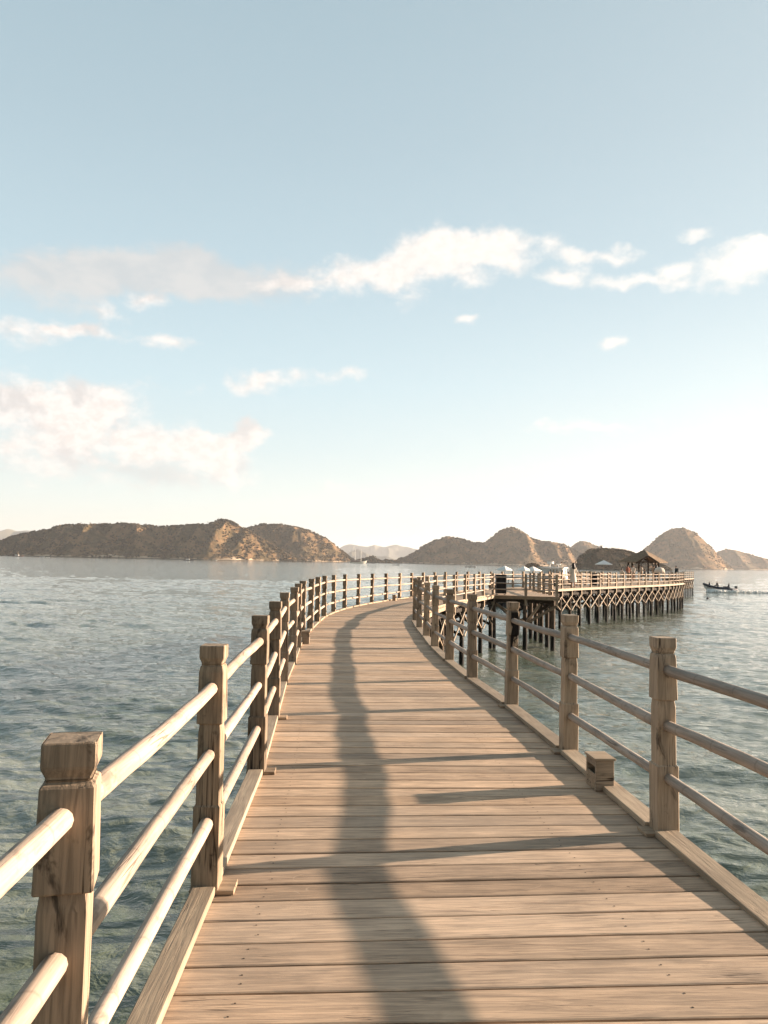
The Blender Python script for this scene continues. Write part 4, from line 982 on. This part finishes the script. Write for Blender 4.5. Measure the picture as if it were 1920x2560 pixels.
island('mountains', 'blue mountains at the far left edge', [(-200, 1345), (-60, 1330), (0, 1328), (22, 1321.5), (43, 1328), (70, 1325.5), (87, 1329), (130, 1345), (200, 1360)], 9000, material=HMF, seed=14, nx=120, nt=40, wf=2)
island('mountains', 'nearer blue peak behind the sailing ship', [(850, 1395), (873, 1381), (894, 1371.5), (902, 1375), (919.5, 1385.5), (937, 1390), (955, 1391), (967, 1390), (979, 1395), (1000, 1403)], 6500, material=HMF, seed=15, nx=120, nt=40, wf=2)
# lookout hut on the near hill, bare trees beside it
q = at_y(1503, 1371, 900); hut = thing('lookout_hut', 'tiny white hut on top of the scrubby hill', 'hut', (q.x, 900, q.z - .3))
mb = MB(); mb.box((0, 0, 1.5), (1.7, 1.7, 3)); lbuild(mb, 'wall', M['cabgrey'], hut); mb = MB(); mb.box((0, 0, 3.3), (3.9, 3.4, .6)); lbuild(mb, 'roof', M['white'], hut); mb = MB(); mb.box((0, -.87, 1.0), (.7, .04, 2)); lbuild(mb, 'door', M['darkwood'], hut)
rs = random.Random(5)
for k in range(16):
    px = 1524 + k * 3.6 + rs.uniform(-1, 1); q = at_y(px, np.interp(px, [d[0] for d in Dn], [d[1] for d in Dn]), 900 + rs.uniform(-2, 6))
    mb = MB(); h_ = rs.uniform(2.6, 4.2)
    t = thing('bare_tree', 'leafless pale tree on the crest of the scrubby hill', 'tree', (q.x, q.y, q.z - .6), 'leafless pale trees on the crest of the scrubby hill')
    mb.tube([(0, 0, 0), (.1, 0, h_ * .5), (0, 0, h_)], [.12, .09, .03], 4); lbuild(mb, 'trunk', M['palewood'], t)
    mb = MB()
    for _ in range(12): a = rs.uniform(0, 6.28); z0 = rs.uniform(.6, h_ * .8); l = rs.uniform(.6, 1.4); mb.tube([(0, 0, z0), (l * math.cos(a) * .6, l * math.sin(a) * .6, z0 + l * .5), (l * math.cos(a), l * math.sin(a), z0 + l)], [.05, .04, .02], 3)
    lbuild(mb, 'crown', M['palewood'], t)

# ------------------------------------------------------------------ haze
HAZE = 6e-5
if HAZE:
    mb = MB(); mb.box((0, 1500, 133.5), (32000, 32000, 273)); hzb = mb.build('haze', None)
    hm = bpy.data.materials.new('haze_air'); hm.use_nodes = True; nt_ = hm.node_tree; nt_.nodes.clear()
    o_ = nt_.nodes.new('ShaderNodeOutputMaterial'); v_ = nt_.nodes.new('ShaderNodeVolumePrincipled'); v_.inputs['Density'].default_value = HAZE; v_.inputs['Color'].default_value = (.86, .9, .95, 1); v_.inputs['Anisotropy'].default_value = .3
    nt_.links.new(v_.outputs[0], o_.inputs['Volume']); hzb.data.materials.clear(); hzb.data.materials.append(hm); tag(hzb, kind='stuff')

# ------------------------------------------------------------------ light and sky
sd = bpy.data.lights.new('sun', 'SUN'); sd.energy = 5; sd.angle = R_(.55); sd.color = (1, .77, .585); so = bpy.data.objects.new('sun', sd); COL.objects.link(so)
dvec = Vector((math.sin(SUNA) * math.cos(SUNE), math.cos(SUNA) * math.cos(SUNE), math.sin(SUNE)))
so.rotation_euler = dvec.to_track_quat('Z', 'Y').to_euler()
w = bpy.data.worlds.new('World'); sc.world = w; w.use_nodes = True
class WN(NT):
    def __init__(s, w): s.t = w.node_tree; s.n = s.t.nodes; s.l = s.t.links; s.b = None
t = WN(w); bg = t.n['Background']
sky = t.new('ShaderNodeTexSky', sky_type='NISHITA'); sky.sun_disc = False; sky.sun_elevation = SUNE; sky.sun_rotation = SUNA; sky.dust_density = 2.0; sky.air_density = 1.0; sky.ozone_density = 1.5
dirv = t.new('ShaderNodeTexCoord').outputs['Generated']
sx = t.new('ShaderNodeSeparateXYZ'); t.link(dirv, sx.inputs[0])
az = t.math('ARCTAN2', sx.outputs[0], sx.outputs[1]); el = t.math('ARCSINE', sx.outputs[2])
uv = t.new('ShaderNodeCombineXYZ'); t.link(az, uv.inputs[0]); t.link(el, uv.inputs[1]); uv = uv.outputs[0]
# wispy edges: warp the coordinates a little
wn = t.new('ShaderNodeTexNoise'); t.link(uv, wn.inputs['Vector']); wn.inputs['Scale'].default_value = 26; wn.inputs['Detail'].default_value = 3
uvw = t.vm('ADD', uv, t.vm('SCALE', t.vm('SUBTRACT', wn.outputs['Color'], (.5, .5, .5)).outputs[0], .035).outputs[0]).outputs[0]
def azel(x, y):
    d = pray(x, y); return math.atan2(d.x, d.y), math.atan2(d.z, math.hypot(d.x, d.y))
def blobs(lst):
    tot = None
    for (x, y, rx, ry, wt) in lst:
        a, e_ = azel(x, y); kx = F / rx; ky = F / ry
        d = t.vm('MULTIPLY', t.vm('SUBTRACT', uvw, (a, e_, 0)).outputs[0], (kx, ky, 0)).outputs[0]
        l = t.vm('LENGTH', d).outputs['Value']; v_ = t.math('MULTIPLY', t.math('SUBTRACT', 1, l, clamp=True), wt)
        tot = v_ if tot is None else t.math('ADD', tot, v_)
    return tot
bright = [(690, 715, 110, 34, .6), (770, 705, 110, 40, .7), (850, 705, 110, 60, .8), (930, 690, 110, 60, .9), (1010, 680, 100, 95, 1.3), (1090, 625, 110, 75, 1.3), (1170, 630, 140, 75, 1.5), (1260, 610, 90, 60, 1.2), (1290, 660, 60, 40, .8), (1180, 700, 90, 30, .6),
          (1370, 620, 75, 40, 1.1), (1440, 640, 60, 28, 1.1), (1415, 695, 100, 32, 1.4), (1540, 642, 85, 24, 1.3), (1560, 700, 95, 26, 1.3), (1680, 685, 60, 38, 1.5), (1830, 665, 140, 65, 1.1), (1900, 640, 110, 60, .9), (1735, 578, 50, 17, .8), (1893, 602, 40, 15, .7),
          (1165, 803, 46, 20, 1.5), (1530, 855, 50, 26, 1.5), (1480, 1064, 190, 28, .8),
          (40, 830, 130, 45, 1.1), (120, 810, 60, 30, .8), (230, 832, 120, 22, 1.1), (360, 750, 75, 30, 1.2), (280, 785, 60, 36, .8), (425, 858, 80, 22, 1.2), (496, 858, 20, 10, .3),
          (620, 960, 110, 38, 1.0), (740, 950, 100, 28, .75), (870, 938, 110, 24, .8), (640, 940, 40, 30, .6), (498, 976, 45, 24, .6), (310, 968, 110, 34, .8),
          (30, 1000, 110, 85, 1.9), (190, 1015, 120, 85, 2.2), (300, 1020, 90, 50, 1.4), (60, 1110, 150, 70, 1.1), (230, 1110, 130, 65, 1.3), (370, 1110, 95, 65, 2.2), (540, 1130, 120, 60, 2.1), (625, 1078, 55, 42, 2.3), (570, 1100, 80, 30, 1.0), (470, 1080, 60, 40, .8), (560, 1190, 140, 40, 1.0), (130, 1180, 180, 45, .8), (340, 1210, 110, 30, .7), (820, 1225, 160, 40, .35), (30, 640, 60, 40, .4), (100, 615, 50, 20, .3)]
grey = [(90, 700, 200, 60, .7), (230, 680, 230, 70, 1.0), (400, 690, 230, 70, 1.05), (520, 690, 190, 75, .9), (640, 720, 150, 55, .7), (740, 700, 130, 55, .7), (500, 640, 90, 45, .5), (420, 625, 90, 40, .3),
        (330, 1170, 190, 50, .7), (100, 1090, 170, 70, .5), (270, 1060, 120, 60, .4), (180, 770, 180, 40, .3), (450, 1200, 140, 40, .5)]
bs = blobs(bright); gs = blobs(grey)
fn = t.noise(t.vm('MULTIPLY', uv, (1, 1.5, 1)).outputs[0], 17, 9, .62, .25)
fn2 = t.noise(t.vm('MULTIPLY', uv, (1, 1.5, 1)).outputs[0], 60, 5, .6, .2)
def dens(b, lo, hi, amp): return t.sstep(t.math('ADD', b, t.math('MULTIPLY', t.math('ADD', t.math('SUBTRACT', fn, .5), t.math('MULTIPLY', t.math('SUBTRACT', fn2, .5), .35)), amp)), lo, hi)
db = t.math('MULTIPLY', dens(bs, .06, 1.3, 2.3), t.sstep(bs, .0, .16)); dg_ = t.math('MULTIPLY', dens(gs, .0, .95, 1.4), t.sstep(gs, .0, .25))
# clear sky: physical sky toned toward the pale exposure of the day
K = .085
skc = t.vm('SCALE', sky.outputs[0], K).outputs[0]
sunang = t.math('SUBTRACT', az, SUNA)
top_c, mid_c, low_c = (.105, .150, .185), (.150, .215, .235), (.255, .255, .215)
gr = t.new('ShaderNodeMapRange'); t.link(el, gr.inputs[0]); gr.inputs[1].default_value = 0; gr.inputs[2].default_value = R_(90)
grad = t.ramp(gr.outputs[0], [(0, (.240, .228, .196)), (.045, (.216, .230, .220)), (.09, (.184, .214, .217)), (.14, (.162, .202, .215)), (.21, (.140, .178, .194)), (.32, (.116, .150, .166)), (.42, (.101, .134, .150)), (1.0, (.112, .148, .168))])
side = t.sstep(az, -.62, .85); lowm = t.math('SUBTRACT', 1, t.sstep(el, .0, .36))
glow = t.math('MULTIPLY', t.math('MULTIPLY', side, side), t.math('ADD', .15, t.math('MULTIPLY', lowm, .8)))
back = t.math('MULTIPLY_ADD', t.sstep(t.math('ADD', sx.outputs[1], t.math('MULTIPLY', sx.outputs[0], .35)), -.45, .35), .45, .55)  # unseen sky behind the camera dimmed to deepen shade on faces turned to it
grad2 = t.mix(glow, grad, (.262, .258, .238))
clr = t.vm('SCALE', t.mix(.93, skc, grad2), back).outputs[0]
clr = t.mix(t.math('MULTIPLY', dg_, .7), clr, t.mix(t.sstep(fn, .35, .65), (.172, .170, .168), (.205, .192, .182)))
cw = t.mix(t.sstep(fn2, .35, .62), (.238, .212, .196), (.268, .248, .232)); cw = t.mix(side, cw, (.280, .264, .244))
shade = t.math('MULTIPLY', t.sstep(t.noise(t.vm('ADD', uv, (-.012, -.016, 0)).outputs[0], 22, 4), .5, .64), .5)
shade = t.math('MULTIPLY', t.math('MULTIPLY', shade, 1.5, clamp=True), t.math('SUBTRACT', 1, t.sstep(az, -.2, .1)))
cw = t.mix(shade, cw, (.190, .178, .172))
clr = t.mix(t.math('MULTIPLY', db, .9), clr, cw)
t.link(t.vm('SCALE', clr, 10.0).outputs[0], bg.inputs['Color']); bg.inputs['Strength'].default_value = 0.1
w.cycles.sampling_method = 'MANUAL'; w.cycles.sample_map_resolution = 512

sc.view_settings.view_transform = 'Standard'; sc.view_settings.look = 'None'; sc.view_settings.exposure = 2.05; sc.view_settings.gamma = 1
sc.view_settings.use_curve_mapping = False
sc.cycles.volume_bounces = 0; sc.cycles.max_bounces = 5; sc.cycles.use_denoising = True
